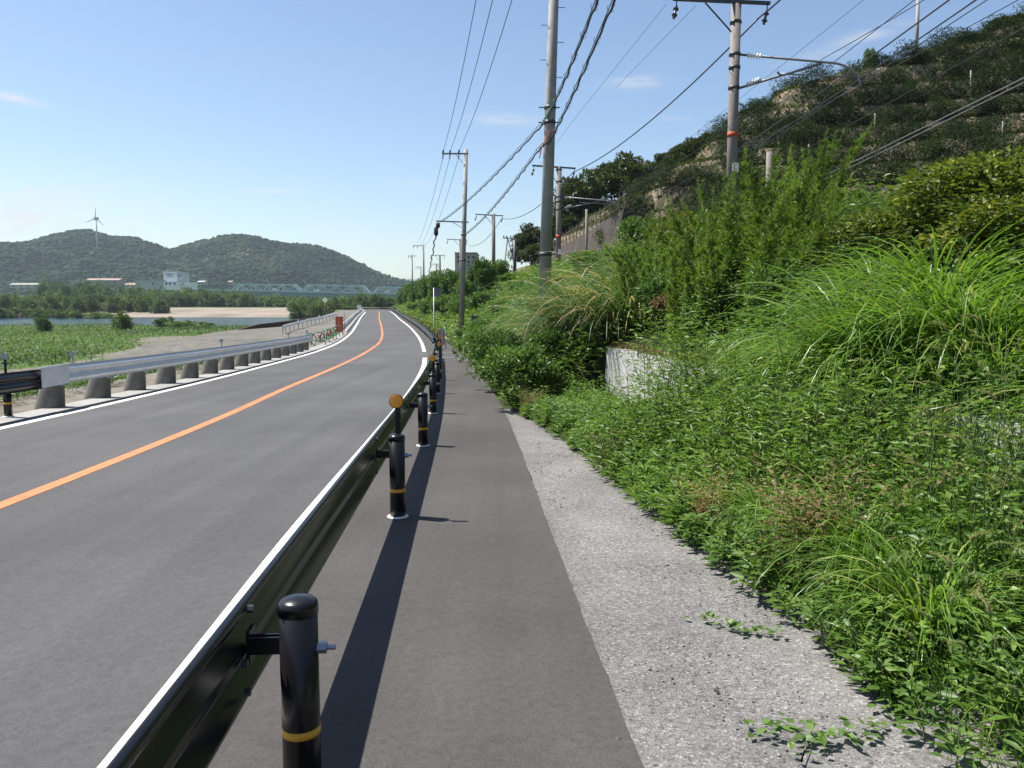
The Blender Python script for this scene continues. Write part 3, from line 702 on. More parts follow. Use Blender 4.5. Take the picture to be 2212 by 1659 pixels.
# ------------------------------------------------------------------ green barricades, lamps, boards
def barricade(parent_loc, rz, label):
    e = empty('barricade', parent_loc, rz, label=label, cat='barricade', group='green pipe barricades')
    a_ = MB(); pts = []
    for i in range(13):
        t = math.pi * i / 12; pts.append((-.36 * math.cos(t), 0, .42 + .34 * math.sin(t)))
    a_.tube([(-.42, 0, .04)] + pts + [(.42, 0, .04)], .026, 8); a_.build('arch', M['green_pipe'], e, True)
    b_ = MB(); b_.tube([(-.38, 0, .25), (.38, 0, .25)], .02, 8); b_.tube([(0, 0, .25), (0, 0, .75)], .016, 8); b_.build('crossbar', M['green_pipe'], e, True)
    for s in (-1, 1): MB().bar((s * .42, -.26, .03), (s * .42, .26, .03), .045, .045).build('foot', M['green_pipe'], e)
    for s in (-1, 1): MB().tube([(s * .385, 0, .27), (s * .372, 0, .36)], .0285, 8).build('reflective_band', M['white'], e)
    return e
spots = [(664, 757, 47.3, .5, 'green pipe barricade leaning next to the end of the silver rail'), (688, 752, 49.5, .1, 'green pipe barricade with a wide arch standing second from the silver rail'),
         (702, 745, 53, -.6, 'green pipe barricade turned edge-on in the crowded middle of the row'), (709, 741, 55.2, .7, 'green pipe barricade with white bands in the middle of the row'),
         (716, 737, 58, -.3, 'green pipe barricade just past the crowded middle of the row'), (722, 732, 61.5, .2, 'green pipe barricade second from the red board'), (730, 727.5, 65.5, -.1, 'green pipe barricade touching the red board')]
for (px, pyy, Y, rz, lb) in spots:
    p = at(px, pyy, Y); p[2] = float(zt(p[0], p[1])); e = barricade(p, rz, lb)
    if Y < 48: e.rotation_euler = (0, .45, rz)
for (px, pyt, Y, lb) in ((691, 729, 52, 'red warning lamp on a thin pole, nearest the silver rail'), (705.5, 724, 56, 'red warning lamp above the crowded barricades'), (713, 720, 59.5, 'red warning lamp third along the barricades'), (726, 714, 66, 'red warning lamp closest to the red board')):
    p = at(px, pyt, Y); z = float(zt(p[0], p[1])); e = empty('warning_lamp', (p[0], p[1], z), label=lb, cat='warning lamp', group='red lamps over the barricades')
    h = p[2] - z
    MB().tube([(0, 0, 0), (0, 0, h)], .02, 8).build('pole', M['steel_dark'], e); MB().lathe((0, 0, h), [(.05, -.06), (.07, 0), (.07, .16), (.03, .2)], 12).build('lamp', M['red'], e, True)
p = at(733.5, 717.5, 68.5); z = float(zt(p[0], p[1])); p[2] = min(z, p[2])
e = empty('sign_board', p, .05, label='tall red board with dull yellow characters by the left road edge', cat='sign')
MB().box((0, 0, .78), (.64, .05, 1.34)).build('panel', M['red'], e)
q = MB()
for i in range(5):
    zc = 1.26 - i * .235
    q.box((0, -.028, zc), (.26, .008, .03)); q.box((0, -.028, zc - .09), (.20, .008, .03)); q.box((-.07, -.028, zc - .045), (.03, .008, .12)); q.box((.08, -.028, zc - .05), (.03, .008, .10))
q.build('lettering', M['yellowmark'], e)
for s in (-.29, .29): MB().bar((s, .04, -.1), (s, .04, 1.45), .05, .04).build('leg', M['steel_dark'], e)
MB().bar((.42, .05, 0), (.42, .05, 1.75), .03, .03).build('pole', M['steel_dark'], e)
# mirror on brown post, white board at the rail end
p = at(703, 682, 150); e = empty('traffic_mirror', (p[0], p[1], float(zt(p[0], p[1]))), label='round traffic mirror on a brown post by the path junction', cat='mirror')
MB().tube([(0, 0, -.2), (0, 0, 2.6)], .09, 10).build('post', M['orange_post'], e, True); MB().tube([(0, -.1, 2.75), (0, -.02, 2.75)], .42, 20).build('mirror_disc', M['mirror'], e)
p = at(776, 671, 192); e = empty('notice_board', (p[0], p[1], float(zr(192))), label='small pale board where the left rail meets the far bend', cat='sign')
MB().box((0, 0, 1.0), (1.0, .06, 1.0)).build('panel', M['white'], e); MB().tube([(-.3, .04, 0), (-.3, .04, .9)], .03, 6).build('leg', M['galv_dull'], e); MB().tube([(.3, .04, 0), (.3, .04, .9)], .03, 6).build('leg', M['galv_dull'], e)
# sign seen from behind, grey board in the weeds, striped barrier
p = at(937, 722, 52); e = empty('road_sign', (p[0], p[1], float(zr(52))), .5, label='road sign seen from behind on a silver pole beside the pavement', cat='sign')
htop = float(at(940, 622, 52)[2] - zr(52))
MB().tube([(0, 0, -.1), (.04, 0, htop)], .032, 10).build('pole', M['galv'], e, True); MB().box((.26, -.05, htop - .28), (.50, .012, .52)).build('plate', M['signback'], e)
p = at(1026, 690, 44); g0 = float(zt(p[0], p[1])); e = empty('grey_board', (p[0], p[1], g0), .3, label='small dark grey board standing among bank weeds by the utility pole', cat='board')
MB().box((0, 0, p[2] - g0), (.42, .04, .44)).build('panel', M['boardgrey'], e); MB().bar((0, .04, -.1), (0, .04, p[2] - g0 + .2), .05, .05).build('stake', M['boardgrey'], e)
p = at(954, 735, 43.5); e = empty('striped_barrier', (p[0], p[1], float(zr(43.5))), .3, label='red and white striped barrier propped behind the guard rail', cat='barrier')
q = MB(); q.cur = 0
for i in range(6):
    q.cur = i % 2; a0 = i / 6; a1 = (i + 1) / 6
    q.bar((-.17 + .06 * i, 0, .12 + .02 * i), (-.13 + .06 * i, 0.02, 1.16 - .06 * abs(i - 2)), .055, .02)
q.build('striped_panel', [M['red'], M['white']], e)
for s in (-1, 1): MB().tube([(s * .22, -.1, 0), (s * .10, 0, 1.0)], .018, 6).build('leg', M['red'], e)

# ------------------------------------------------------------------ concrete walls on the right
rw = empty('retaining_wall', (1.9, 14, float(zr(14))), label='pale streaked concrete retaining wall half buried in weeds', cat='wall')
mb = MB(); th = .28; V = []; Fs = []
wy = np.linspace(-2, 15, 18)
for y in wy:
    x = float(xW(y)); zb = float(zr(y)) - .3; ztp = .80 + .01 * math.sin(y)
    for (dx, z) in ((-.05, zb), (0, ztp), (th, ztp), (th, zb)): V.append(rel(rw, (x + dx, y + dx * .17, z)))
for i in range(len(wy) - 1):
    a0, a1 = 4 * i, 4 * i + 4
    for j in range(3): Fs.append((a0 + j, a0 + j + 1, a1 + j + 1, a1 + j))
Fs += [(68, 69, 70, 71), (0, 3, 2, 1)]
mb.add(V, Fs); mb.build('wall_face', M['wall'], rw)
def quad_bank(name, label, pts_top, pts_bot, mat, thick=.4, cat='wall'):
    e = empty(name, pts_bot[len(pts_bot) // 2], label=label, cat=cat); V = []; Fs = []
    for a, b_ in zip(pts_top, pts_bot):
        V += [rel(e, b_), rel(e, a), rel(e, (a[0] + thick, a[1] + .1, a[2])), rel(e, (b_[0] + thick, b_[1] + .1, b_[2]))]
    for i in range(len(pts_top) - 1):
        a0, a1 = 4 * i, 4 * i + 4
        for j in range(3): Fs.append((a0 + j, a0 + j + 1, a1 + j + 1, a1 + j))
    k = len(V); Fs += [(0, 3, 2, 1), (k - 4, k - 3, k - 2, k - 1)]
    mb = MB(); mb.add(V, Fs); mb.build('wall_face', mat, e); return e
tops = []; bots = []
for y in np.linspace(57, 88, 12):
    x = float(xT(y)) - .2; h = np.interp(y, [57, 59, 84, 88], [8.0, 7.8, 6.3, 6.0]); tops.append((x - .1, y, h)); bots.append((x - 1.1, y, RAILZ - .3))
bw = quad_bank('trackside_wall', 'tall brown stained retaining wall behind the railway masts', tops, bots, M['brownwall'])
fe = empty('fence', tops[5], label='wooden post fence along the top of the brown trackside wall', cat='fence')
mb = MB()
for dz in (.45, 1.05): mb.tube([rel(fe, (t[0] + .2, t[1], t[2] + dz)) for t in tops], .03, 5)
mb.build('rail', M['weathered'], fe)
for y in np.linspace(57.5, 87.5, 24):
    i = (y - 57) / 31 * 11; k = min(int(i), 10); fr = i - k; t = np.array(tops[k]) * (1 - fr) + np.array(tops[k + 1]) * fr
    MB().tube([rel(fe, t + [.2, 0, -.1]), rel(fe, t + [.2, 0, 1.3 + .15 * random.random()])], .045, 5).build('post', M['weathered'], fe)

# ------------------------------------------------------------------ poles, masts and wires
def insulator(mb, p0, p1, r=.05, n=4):
    p0 = np.array(p0, float); p1 = np.array(p1, float)
    mb.tube([p0, p1], r * .45, 8)
    for i in range(n):
        c = p0 + (p1 - p0) * (i + .5) / n; d = (p1 - p0) / np.linalg.norm(p1 - p0) * .018
        mb.tube([c - d, c, c + d], [r * .5, r, r * .5], 10)
def utility_pole(loc, top, r0, r1, label):
    e = empty('utility_pole', loc, label=label, cat='utility pole')
    MB().tube([(0, 0, -.5), tuple(np.array(top) - np.array(loc))], [r0, r1], 20).build('pole', M['pole'], e, True)
    return e
# pole A, big and close
A0 = np.array([.86, 23, float(zt(.86, 23))]); A1 = np.array([1.24, 23, 13.6])
pA = utility_pole(A0, A1, .185, .115, 'tall thick concrete utility pole rising out of the bank weeds')
def onA(z): t = (z - A0[2]) / (A1[2] - A0[2]); return A0 + (A1 - A0) * t
for k, z in enumerate(np.arange(5.0, 12.5, .46)):
    if 6.2 < z < 7.3: continue
    s = -1 if k % 2 else 1; p = onA(z) - A0
    if z > 7.3: MB().tube([p, p + np.array([s * .32, 0, 0])], .010, 5).build('step_bolt', M['steel_dark'], pA)
for z in (2.95, 6.55, 6.95):
    p = onA(z) - A0; rr_ = .185 - .07 * (z / 13)
    MB().lathe(tuple(p), [(rr_ + .012, -.05), (rr_ + .018, 0), (rr_ + .012, .05)], 20).build('band', M['steel_dark'], pA, True)
    q = MB(); q.tube([p + np.array([-rr_ - .16, -.03, 0]), p + np.array([rr_ + .12, -.03, 0])], .018, 6); q.build('bracket', M['steel_dark'], pA)
q = MB(); q.tube([onA(7.05) - A0 + [.10, -.2, 0], onA(6.5) - A0 + [-.22, -.21, 0]], .022, 6); q.build('green_cable_guard', plain('green_sleeve', (.02, .30, .22), .5), pA)
q = MB(); q.tube([onA(6.3) - A0 + [.02, -.22, 0], onA(5.9) - A0 + [-.20, -.22, -.05], onA(5.6) - A0 + [-.26, -.20, -.05]], .016, 6); q.build('red_cable_tie', M['red'], pA)
q = MB(); q.box(onA(12.9) - A0 + [-.6, -.16, 0], (1.9, .08, .08)); q.build('crossarm', M['steel_grey'], pA)
# pole B
B0 = at(996, 705, 50.6); B1 = at(1007, 323, 50.6)
pB = utility_pole(B0, B1, .18, .115, 'slender concrete utility pole with a top crossarm and a lower arm')
def onB(y): t = (705 - y) / (705 - 323); return B0 + (B1 - B0) * t
armB = [at(x, 332, 50.5) for x in (955, 1012)]
MB().bar(armB[0] - B0, armB[1] - B0, .085, .085).build('crossarm', M['steel_grey'], pB)
MB().bar(at(942, 477.5, 50.5) - B0, at(1012, 480, 50.5) - B0, .075, .075).build('crossarm', M['steel_grey'], pB)
q = MB(); q.tube([at(1000, 352, 50.4) - B0, at(985, 334, 50.4) - B0], .018, 5); q.tube([at(998, 492, 50.4) - B0, at(978, 480, 50.4) - B0], .018, 5); q.build('brace', M['steel_grey'], pB)
insB = []
for x in (957, 972, 991):
    p = at(x, 331, 50.5); q = MB(); insulator(q, p - B0 + np.array([.05, -.32, .12]), p - B0 + np.array([0, -.05, .03]), .055); insulator(q, p - B0 + np.array([-.05, .30, -.28]), p - B0 + np.array([0, .05, -.02]), .055)
    q.build('insulator', M['brown_porc'], pB, True); insB.append(p)
q = MB(); p = at(946, 481, 50.4) - B0; q.lathe(tuple(p + [0, 0, -.2]), [(.05, -.14), (.13, -.06), (.13, .12), (.05, .2)], 12); q.build('cable_closure', M['wire'], pB, True)
for z in (505, 560): MB().lathe(tuple(onB(z) - B0), [(.175, -.05), (.18, 0), (.175, .05)], 16).build('band', M['steel_dark'], pB, True)
# far poles along the left side
def far_pole(px, ptop, Y, arms, label, r=.15, dark=False):
    b = at(px, ptop, Y); g0 = float(zt(b[0], Y)); e = empty('utility_pole', (b[0], Y, g0), label=label, cat='utility pole')
    MB().tube([(0, 0, -.3), (0, 0, b[2] - g0)], [r, r * .75], 12).build('pole', M['pole'] if not dark else M['mast'], e, True)
    for (dpx0, dpx1, dpy) in arms:
        p0 = at(px + dpx0, ptop + dpy, Y) - [b[0], Y, g0]; p1 = at(px + dpx1, ptop + dpy, Y) - [b[0], Y, g0]
        MB().bar(p0, p1, .1, .1).build('crossarm', M['steel_grey'], e)
        q = MB()
        for t in (.06, .4): 
            c = p0 + (p1 - p0) * t; insulator(q, c + [0, -.1, -.02], c + [0, -.1, -.4], .08, 3)
        q.build('insulator', M['brown_porc'], e, True)
    return e, b
fD, bD = far_pole(914.5, 527, 129, [(-23, 2, 4)], 'distant utility pole with one arm out to the left, above roadside bamboo', .17)
fE, bE = far_pole(890, 549, 150, [(-9, 9, 4)], 'distant utility pole with a short centred arm at the left end')
far_pole(909, 575, 185, [(-11, 2, 2)], 'very distant utility pole rising just over the far trees')
far_pole(887, 600, 225, [(-16, 14, 3)], 'farthest utility pole, its arm just above the hillside treetops', .13)
# railway masts
def mast(px, ptop, Y, arm, cant, label, r=.155, top_z=None):
    b = at(px, ptop, Y); g0 = RAILZ; e = empty('railway_mast', (b[0], Y, g0), label=label, cat='railway mast')
    hh = (top_z or b[2]) - g0
    MB().tube([(0, 0, -.4), (0, 0, hh)], [r, r * .93], 18).build('pole', M['mast'], e, True)
    if arm:
        x0, x1, dz0, dz1 = arm
        MB().bar((x0, -.1, hh - dz0), (x1, -.1, hh - dz1), .09, .09).build('crossarm', M['steel_dark'], e)
        q = MB(); q.tube([(-.15, -.12, hh - .9), (x0 * .5, -.12, hh - (dz0 + dz1) / 2 - .05)], .025, 5); q.build('brace', M['steel_dark'], e)
        for x, dz, dy in ((x0 + .1, dz0, -.25), (x1 - .08, dz1, -.12)):
            q = MB(); q.tube([(x, -.1, hh - dz), (x, -.1, hh - dz - .22)], .018, 6); insulator(q, (x, -.1, hh - dz - .2), (x - .12, -.1 + dy, hh - dz - .62), .085, 2); q.build('insulator', M['brown_porc'], e, True)
    if cant:
        zA, zBb = cant           # heights of the upper and lower bracket above the rail bench
        q = MB(); pts = [(.17, 0, zA), (2.7, .0, zA - .22)] + [(2.7 + 1.02 * math.sin(t), 0, zA - .22 - .72 * (1 - math.cos(t))) for t in np.linspace(.15, 1.5, 9)]
        q.tube(pts, .036, 8); q.build('cantilever_arm', M['steel_grey'], e, True)
        q = MB(); q.tube([(.17, 0, zBb), (2.55, 0, zA - .25)], .036, 8); q.build('cantilever_brace', M['steel_grey'], e, True)
        q = MB(); q.tube([(1.3, 0, zBb + .40), (3.7, 0, zBb + .30)], .025, 8); q.tube([(1.3, 0, zBb + .40), (1.25, 0, zBb + .48)], .03, 6); q.build('steady_arm', M['steel_grey'], e, True)
        for p0, p1 in (((.36, 0, zA - .02), (.78, 0, zA - .05)), ((.36, 0, zBb + .08), (.78, 0, zBb + .26))):
            q = MB(); insulator(q, p0, p1, .09, 5); q.build('insulator', M['porcelain'], e, True)
        for z in (zA, zBb, (zA + zBb) / 2 + .1, zA + .9, zA + 1.6):
            MB().lathe((0, 0, z), [(r + .010, -.05), (r + .02, 0), (r + .010, .05)], 16).build('band', M['steel_dark'], e, True)
    return e, b
zc = float(at(1600, 118, 24.5)[2] - RAILZ); zc2 = float(at(1600, 190, 24.5)[2] - RAILZ)
m1, bm1 = mast(1590.5, 2, 24.5, (-1.85, .95, -.02, .10), (zc, zc2), 'nearest railway mast with red band and curved overhead wire bracket', .155)
MB().lathe((0, 0, float(at(1590, 292, 24.5)[2] - RAILZ)), [(.159, -.06), (.159, .08)], 16).build('red_band', M['redband'], m1, True)
q = MB(); q.box((.06, -.19, 2.55), (.18, .02, .26)); q.build('number_plate', M['white'], m1)
m2, bm2 = mast(1207.5, 360, 50, (-1.62, 1.0, -.05, .12), (float(at(1207, 425, 50)[2] - RAILZ), float(at(1207, 452, 50)[2] - RAILZ)), 'second railway mast standing before the dark trees, bracket half in shade', .17)
MB().lathe((0, 0, float(at(1207, 511, 50)[2] - RAILZ)), [(.176, -.1), (.176, .1)], 16).build('red_band', M['redband'], m2, True)
q = MB(); q.box((.06, -.19, float(at(1207, 544, 50)[2] - RAILZ)), (.18, .02, .3)); q.build('number_plate', M['white'], m2)
m3, bm3 = mast(1066, 462, 80, (-1.75, .95, .05, .2), None, 'third railway mast with a full crossarm, above the leafy bank', .19)
m4, bm4 = mast(995, 516, 109, (-1.8, .9, .05, .2), None, 'fourth railway mast partly hidden behind the slender utility pole', .19)
m5, bm5 = mast(950, 551, 143, (-1.6, .95, .05, .05), None, 'distant railway mast with drooping leads on its crossarm', .18)
m6, bm6 = mast(943, 570, 160, (-1.2, .5, .05, .05), None, 'faint farthest railway mast showing just above the bamboo', .15)
# short posts by the track
def post_thing(name, px, ptop, pbot, Y, r, mat, label, cat='post'):
    a = at(px, pbot, Y); b_ = at(px, ptop, Y); g0 = min(float(zt(a[0], Y)), a[2])
    e = MB().tube([(0, 0, -.2), (b_[0] - a[0], 0, b_[2] - g0)], [r, r * .9], 10).build(name, mat, None, True, label=label, cat=cat); e.location = (a[0], Y, g0); return e
post_thing('short_post', 1662, 328, 400, 26, .10, M['mast'], 'short brown concrete post just right of the nearest railway mast')
post_thing('short_post', 1267, 452, 580, 49, .085, M['mast'], 'short brown post between the second mast and the brown wall')
post_thing('iron_post', 1112, 519, 560, 70, .16, M['steel_dark'], 'dark square post right of the twin signal legs')
e = empty('signal_frame', at(1094, 560, 72), label='thin lattice signal frame on splayed legs above the leafy bank', cat='signal frame')
e.location.z = float(zt(e.location.x, 72)); b_ = np.array(e.location)
q = MB(); q.tube([at(1088, 585, 72) - b_, at(1097, 512, 72) - b_], .06, 6); q.build('leg', M['galv_dull'], e); q = MB(); q.tube([at(1109, 565, 72) - b_, at(1098, 518, 72) - b_], .05, 6); q.build('leg', M['galv_dull'], e)
q = MB(); q.tube([at(1086, 514, 72) - b_, at(1116, 517, 72) - b_], .05, 6)
for x in (1088, 1094, 1103, 1110): q.tube([at(x, 514, 72) - b_, at(x, 509, 72) - b_], .07, 6)
q.build('crossbar', M['galv_dull'], e)
# wires
def sagged(a, b_, sag, n=16):
    a = np.array(a, float); b_ = np.array(b_, float); out = []
    for i in range(n + 1):
        t = i / n; p = a + (b_ - a) * t; p[2] -= sag * 4 * t * (1 - t); out.append(p)
    return out
def wire(name, pts_list, r, label, group=None, cat='wire', mat='wire'):
    mb = MB()
    for p in pts_list: mb.tube(p, r, 5)
    return mb.build(name, M[mat], None, True, label=label, cat=cat, group=group)
A_arm = [onA(12.95) + [dx, -.16, .1] for dx in (-1.5, -.95, -.3)]
lab3 = ('leftmost of the three thin high wires running up from the slender pole', 'middle one of the three thin high wires over the road edge', 'rightmost of the three thin high wires over the road edge')
tops3 = [at(x, -20, 26) for x in (1032, 1069, 1112)]
dn = [at(x, y, 129) for x, y in ((893, 531), (903, 531), (914, 531))]
for i in range(3):
    a = insB[i] + np.array([.05, -.3, .12]); u = np.array(tops3[i])
    up = [a + (u - a) * t - np.array([0, 0, .35 * 4 * t * (1 - t)]) for t in np.linspace(0, 1.0, 14)]
    ext = u + (u - a) * .35; up.append(ext)
    wire('power_wire', [up, sagged(insB[i] + np.array([-.05, .3, -.28]), dn[i], 1.3)], .013, lab3[i], 'three high power wires', 'power wire')
def spiral_cable(name, anchors, label, sag=.25, r=.021):
    """cable slung under a messenger wire with spiral hanger rings"""
    e = empty(name, anchors[0], label=label, cat='telephone cable'); o = np.array(anchors[0]); c_ = MB(); m_ = MB(); h_ = MB()
    for a, b_ in zip(anchors[:-1], anchors[1:]):
        a = np.array(a, float); b_ = np.array(b_, float); L = np.linalg.norm(b_ - a); n = int(max(12, L * 3)); P_ = sagged(a, b_, sag * L / 27, n)
        low = [p - o + np.array([.010 * math.sin(i * 2.1), 0, -.065 - .018 * (1 + math.sin(i * 1.55))]) for i, p in enumerate(P_)]
        c_.tube(low, r, 6); m_.tube([p - o for p in P_], .009, 4)
        for i in range(1, n, 4):
            c = P_[i] - o + np.array([0, 0, -.06]); d = unit(P_[i] - P_[i - 1]); sx_ = np.cross(d, [0, 0, 1]); sx_ = sx_ / np.linalg.norm(sx_)
            ring = [c + (sx_ * math.cos(t) + np.array([0, 0, 1]) * math.sin(t)) * .062 + d * .05 * t / 3 for t in np.linspace(0, 2 * math.pi, 9)]
            MB().tube(ring, .006, 4).build('hanger_ring', M['steel_grey'], e, True)
    c_.build('cable', M['wire'], e, True); m_.build('messenger_wire', M['wire'], e, True)
spiral_cable('telephone_cable', [at(1292, -15, 13.4), at(1181, 250, 23), at(1170, 264, 22.85), at(946, 480, 50.4)], 'upper slung telephone cable, held by a green sleeve at the thick pole')
spiral_cable('telephone_cable', [at(1329, -15, 13.4), at(1190, 296, 22.8), at(1168, 312, 22.8), at(1003, 505, 50.4)], 'lower slung telephone cable, tied in red at the thick pole')
q = MB(); cp = [at(x, y, Y) for x, y, Y in ((944, 482, 50.3), (943, 495, 52), (941, 510, 55), (937, 528, 62), (936, 545, 70), (932, 560, 78), (930, 575, 88), (926, 592, 98))]
cp2 = []
for a, b_ in zip(cp[:-1], cp[1:]):
    for t in np.linspace(0, 1, 6)[:-1]: cp2.append(a + (b_ - a) * t + np.array([.05 * math.sin(len(cp2) * 1.3), 0, 0]))
q.tube(cp2, .05, 6); q.lathe(tuple(at(942, 500, 53)), [(.05, -.3), (.14, -.2), (.14, .2), (.05, .3)], 10)
q.build('telephone_cable', M['wire'], None, True, label='dark kinked cable dropping from the slender pole towards the bamboo', cat='telephone cable')
f0 = at(1641, 37, 24.2); f2 = at(1238, 372, 49.7); f3 = at(1084, 472, 79.6); f4 = at(1012, 530, 109)
wire('feeder_wire', [sagged(at(1760, -75, 18), f0, .05), sagged(f0, f2, .55), sagged(f2, f3, .9), sagged(f3, f4, .9)], .026, 'thick black feeder wire slanting down past the nearest railway mast', cat='feeder wire')
wire('thin_line', [[at(1440, 8, 24.5), at(1250, 245, 40), at(1160, 365, 50)], [at(1503, 12, 24.5), at(1330, 190, 38)]], .007, 'pair of hair-thin wires running from the nearest mast arm', cat='wire')
# overhead contact wires and hangers of the railway
ct1 = at(1775, 128, 24.5); ct2 = np.array([bm2[0] + 2.6, 50, float(at(1207, 430, 50)[2])])
cb1 = at(1862, 182, 24.5); cb2 = np.array([bm2[0] + 3.5, 50, float(at(1207, 468, 50)[2]) - .1])
ext = lambda a, b_, t: np.array(a) + (np.array(a) - np.array(b_)) * t
P_a = sagged(ext(ct1, ct2, .55), ct1, .15) ; P_b = sagged(ct1, ct2, .5); P_c = sagged(ext(cb1, cb2, .55), cb1, .02); P_d = sagged(cb1, cb2, .02)
mb = MB()
for p in (P_a, P_b, P_c, P_d): mb.tube(p, .011, 5)
for k in (3, 6, 9, 12): mb.tube([P_b[k], P_d[k] if P_d[k][2] < P_b[k][2] else P_b[k] - [0, 0, .4]], .006, 4)
mb.build('overhead_wire', M['wire'], None, True, label='thin overhead contact wires hung from the curved mast bracket', cat='overhead wire')
def far_line(p0, p1, Y0, Y1, r, label, e0=.35, sag=.1, cat='cable', mat='wire'):
    a = at(*p0, Y0); b_ = at(*p1, Y1)
    return wire('lineside_cable', [sagged(ext(a, b_, e0), a, 0) + sagged(a, b_, sag)[1:]], r, label, 'cables along the railway', cat, mat)
far_line((2050, 0), (1560, 345), 22, 52, .024, 'upper thick black cable crossing in front of the orchard hill')
far_line((2108, 0), (1600, 335), 21, 52, .022, 'second thick black cable just below the upper one')
far_line((2150, -12), (1500, 405), 20, 60, .014, 'thin line under the two thick cables')
far_line((1975, 0), (1420, 420), 24, 70, .014, 'thin high line carrying a small dropper clamp, over the cables')
far_line((1890, -20), (1330, 420), 26, 80, .008, 'faint hair-thin high line above the mast bracket')
far_line((2212, 168), (1500, 508), 17, 50, .013, 'upper of two grey lines low across the orchard', mat='steel_grey')
far_line((2212, 178), (1500, 516), 17, 50, .011, 'lower of two grey lines low across the orchard', mat='steel_grey')
far_line((2212, 60), (1300, 560), 19, 72, .011, 'thin dark line crossing the upper orchard terraces')
# tall pole on the ridge and posts in the orchard
def hill_post(px, ptop, pbot, r, label, name='orchard_post', mat='conc', lean=0):
    d = ray(px, pbot); Ys = np.linspace(28, 130, 800); g = H + d[2] * Ys - hill_z(d[0] * Ys, Ys); k = np.argmax(g < 0); Y = float(Ys[k]) if g.min() < 0 else 88.0
    a = at(px, pbot, Y); b_ = at(px + lean, ptop, Y)
    o = MB().tube([(0, 0, -.6), tuple(b_ - a)], [r * Y / 60, r * Y / 60 * .85], 10).build(name, M[mat], None, True, label=label, cat='post' if name != 'utility_pole' else 'utility pole', group='concrete posts in the orchard' if name == 'orchard_post' else None); o.location = a
    return o
hill_post(1978, -10, 132, .14, 'tall pale pole standing on the orchard skyline', 'utility_pole', 'pole', 6)
for (px, t_, b_, lb) in ((2097, 152, 212, 'thin pale orchard post high at the right of the terraces'), (1890, 245, 292, 'thin orchard post midway up the terraces'), (2166, 262, 300, 'leaning orchard post low at the right edge'),
                          (1747, 312, 350, 'thin orchard post behind the short brown post'), (1925, 318, 348, 'short stub post low in the orchard')):
    hill_post(px, t_, b_, .055, lb)

# ------------------------------------------------------------------ bridge, buildings, turbine, hills
def truss(px0, px1, pyt0, pyt1, pyb0, pyb1, Y, label):
    a0 = at(px0, pyb0, Y); a1 = at(px1, pyb1, Y); e = empty('truss_span', (a0 + a1) / 2, label=label, cat='bridge span', group='green truss spans'); o = np.array(e.location)
    t0 = at(px0 + 14, pyt0, Y); t1 = at(px1 - 14, pyt1, Y); n = 8
    for s, dy in ((0, 0), (1, 8)):
        q = MB(); D = np.array([0, dy, 0])
        q.bar(a0 - o + D, a1 - o + D, .9, .9); q.bar(t0 - o + D, t1 - o + D, .9, .9); q.bar(a0 - o + D, t0 - o + D, .8, .8); q.bar(a1 - o + D, t1 - o + D, .8, .8)
        for i in range(n + 1):
            tp = t0 + (t1 - t0) * i / n; bp = a0 + (a1 - a0) * (.10 + .80 * i / n)
            if i % 2 == 0: q.bar(tp - o + D, bp - o + D, .35, .35)
            if i < n:
                bq = a0 + (a1 - a0) * (.10 + .80 * (i + 1) / n); tq = t0 + (t1 - t0) * (i + 1) / n
                if i % 2 == 0: q.bar(tp - o + D, bq - o + D, .35, .35)
                else: q.bar(bp - o + D, tq - o + D, .35, .35)
        q.build('side_truss', M['bridge'], e)
    q = MB()
    for i in range(n + 1): tp = t0 + (t1 - t0) * i / n; q.bar(tp - o, tp - o + [0, 8, 0], .3, .3)
    q.build('top_brace', M['bridge'], e)
truss(500, 648, 614, 615, 627, 629, 600, 'leftmost green steel truss span in front of the hill')
truss(650, 797, 615, 617.5, 629, 633, 600, 'middle green steel truss span in front of the hill')
truss(803, 950, 620, 622, 633, 638, 600, 'rightmost green steel truss span, half hidden by roadside trees')
e = empty('bridge_deck', at(680, 634, 600), label='long green bridge girder carrying the road below the trusses', cat='bridge'); o = np.array(e.location)
q = MB(); D1 = at(440, 628.5, 600) - o; D2 = at(960, 640, 600) - o; q.bar(D1 + [0, 4, 0], D2 + [0, 4, 0], 9, 1.4); q.build('deck', M['conc'], e)
q = MB(); q.bar(D1 + [0, -1, -1.3], D2 + [0, -1, -1.3], .6, 2.0); q.bar(D1 + [0, 9, -1.3], D2 + [0, 9, -1.3], .6, 2.0); q.build('girder', M['bridge_dk'], e)
q = MB(); q.bar(D1 + [0, -.9, 1.0], D2 + [0, -.9, 1.0], .1, .9); q.build('railing', M['bridge'], e)
for px in (500, 649, 800, 945): 
    p = at(px, 640, 600) - o; MB().box(p + [0, 4, -5], (2.2, 8, 9)).build('pier', M['conc'], e)
def car(px, pyy, Y, c, label, van=False):
    p = at(px, pyy, Y); e = empty('car', p, label=label, cat='car' if not van else 'truck')
    q = MB(); h = .7 if not van else 2.2
    q.box((0, 0, .75), (4.2, 1.7, .75)); q.build('body', c, e)
    q = MB(); V = [(-1.6, -.75, 1.12), (1.5, -.75, 1.12), (1.5, .75, 1.12), (-1.6, .75, 1.12), (-1.1, -.65, 1.12 + h), (.8, -.65, 1.12 + h), (.8, .65, 1.12 + h), (-1.1, .65, 1.12 + h)]
    q.add(V, [(4, 5, 6, 7), (0, 1, 5, 4), (1, 2, 6, 5), (2, 3, 7, 6), (3, 0, 4, 7)]); q.build('cabin', c, e)
    for x in (-1.3, 1.3): MB().tube([(x, -.9, .35), (x, .9, .35)], .34, 12).build('wheel', M['steel_dark'], e)
    return e
car(593, 629, 601, M['white'], 'white car crossing the left truss span')
car(684, 631, 601, M['white'], 'white car crossing the middle truss span')
car(838, 636, 601, M['white'], 'white truck crossing the right truss span', True)

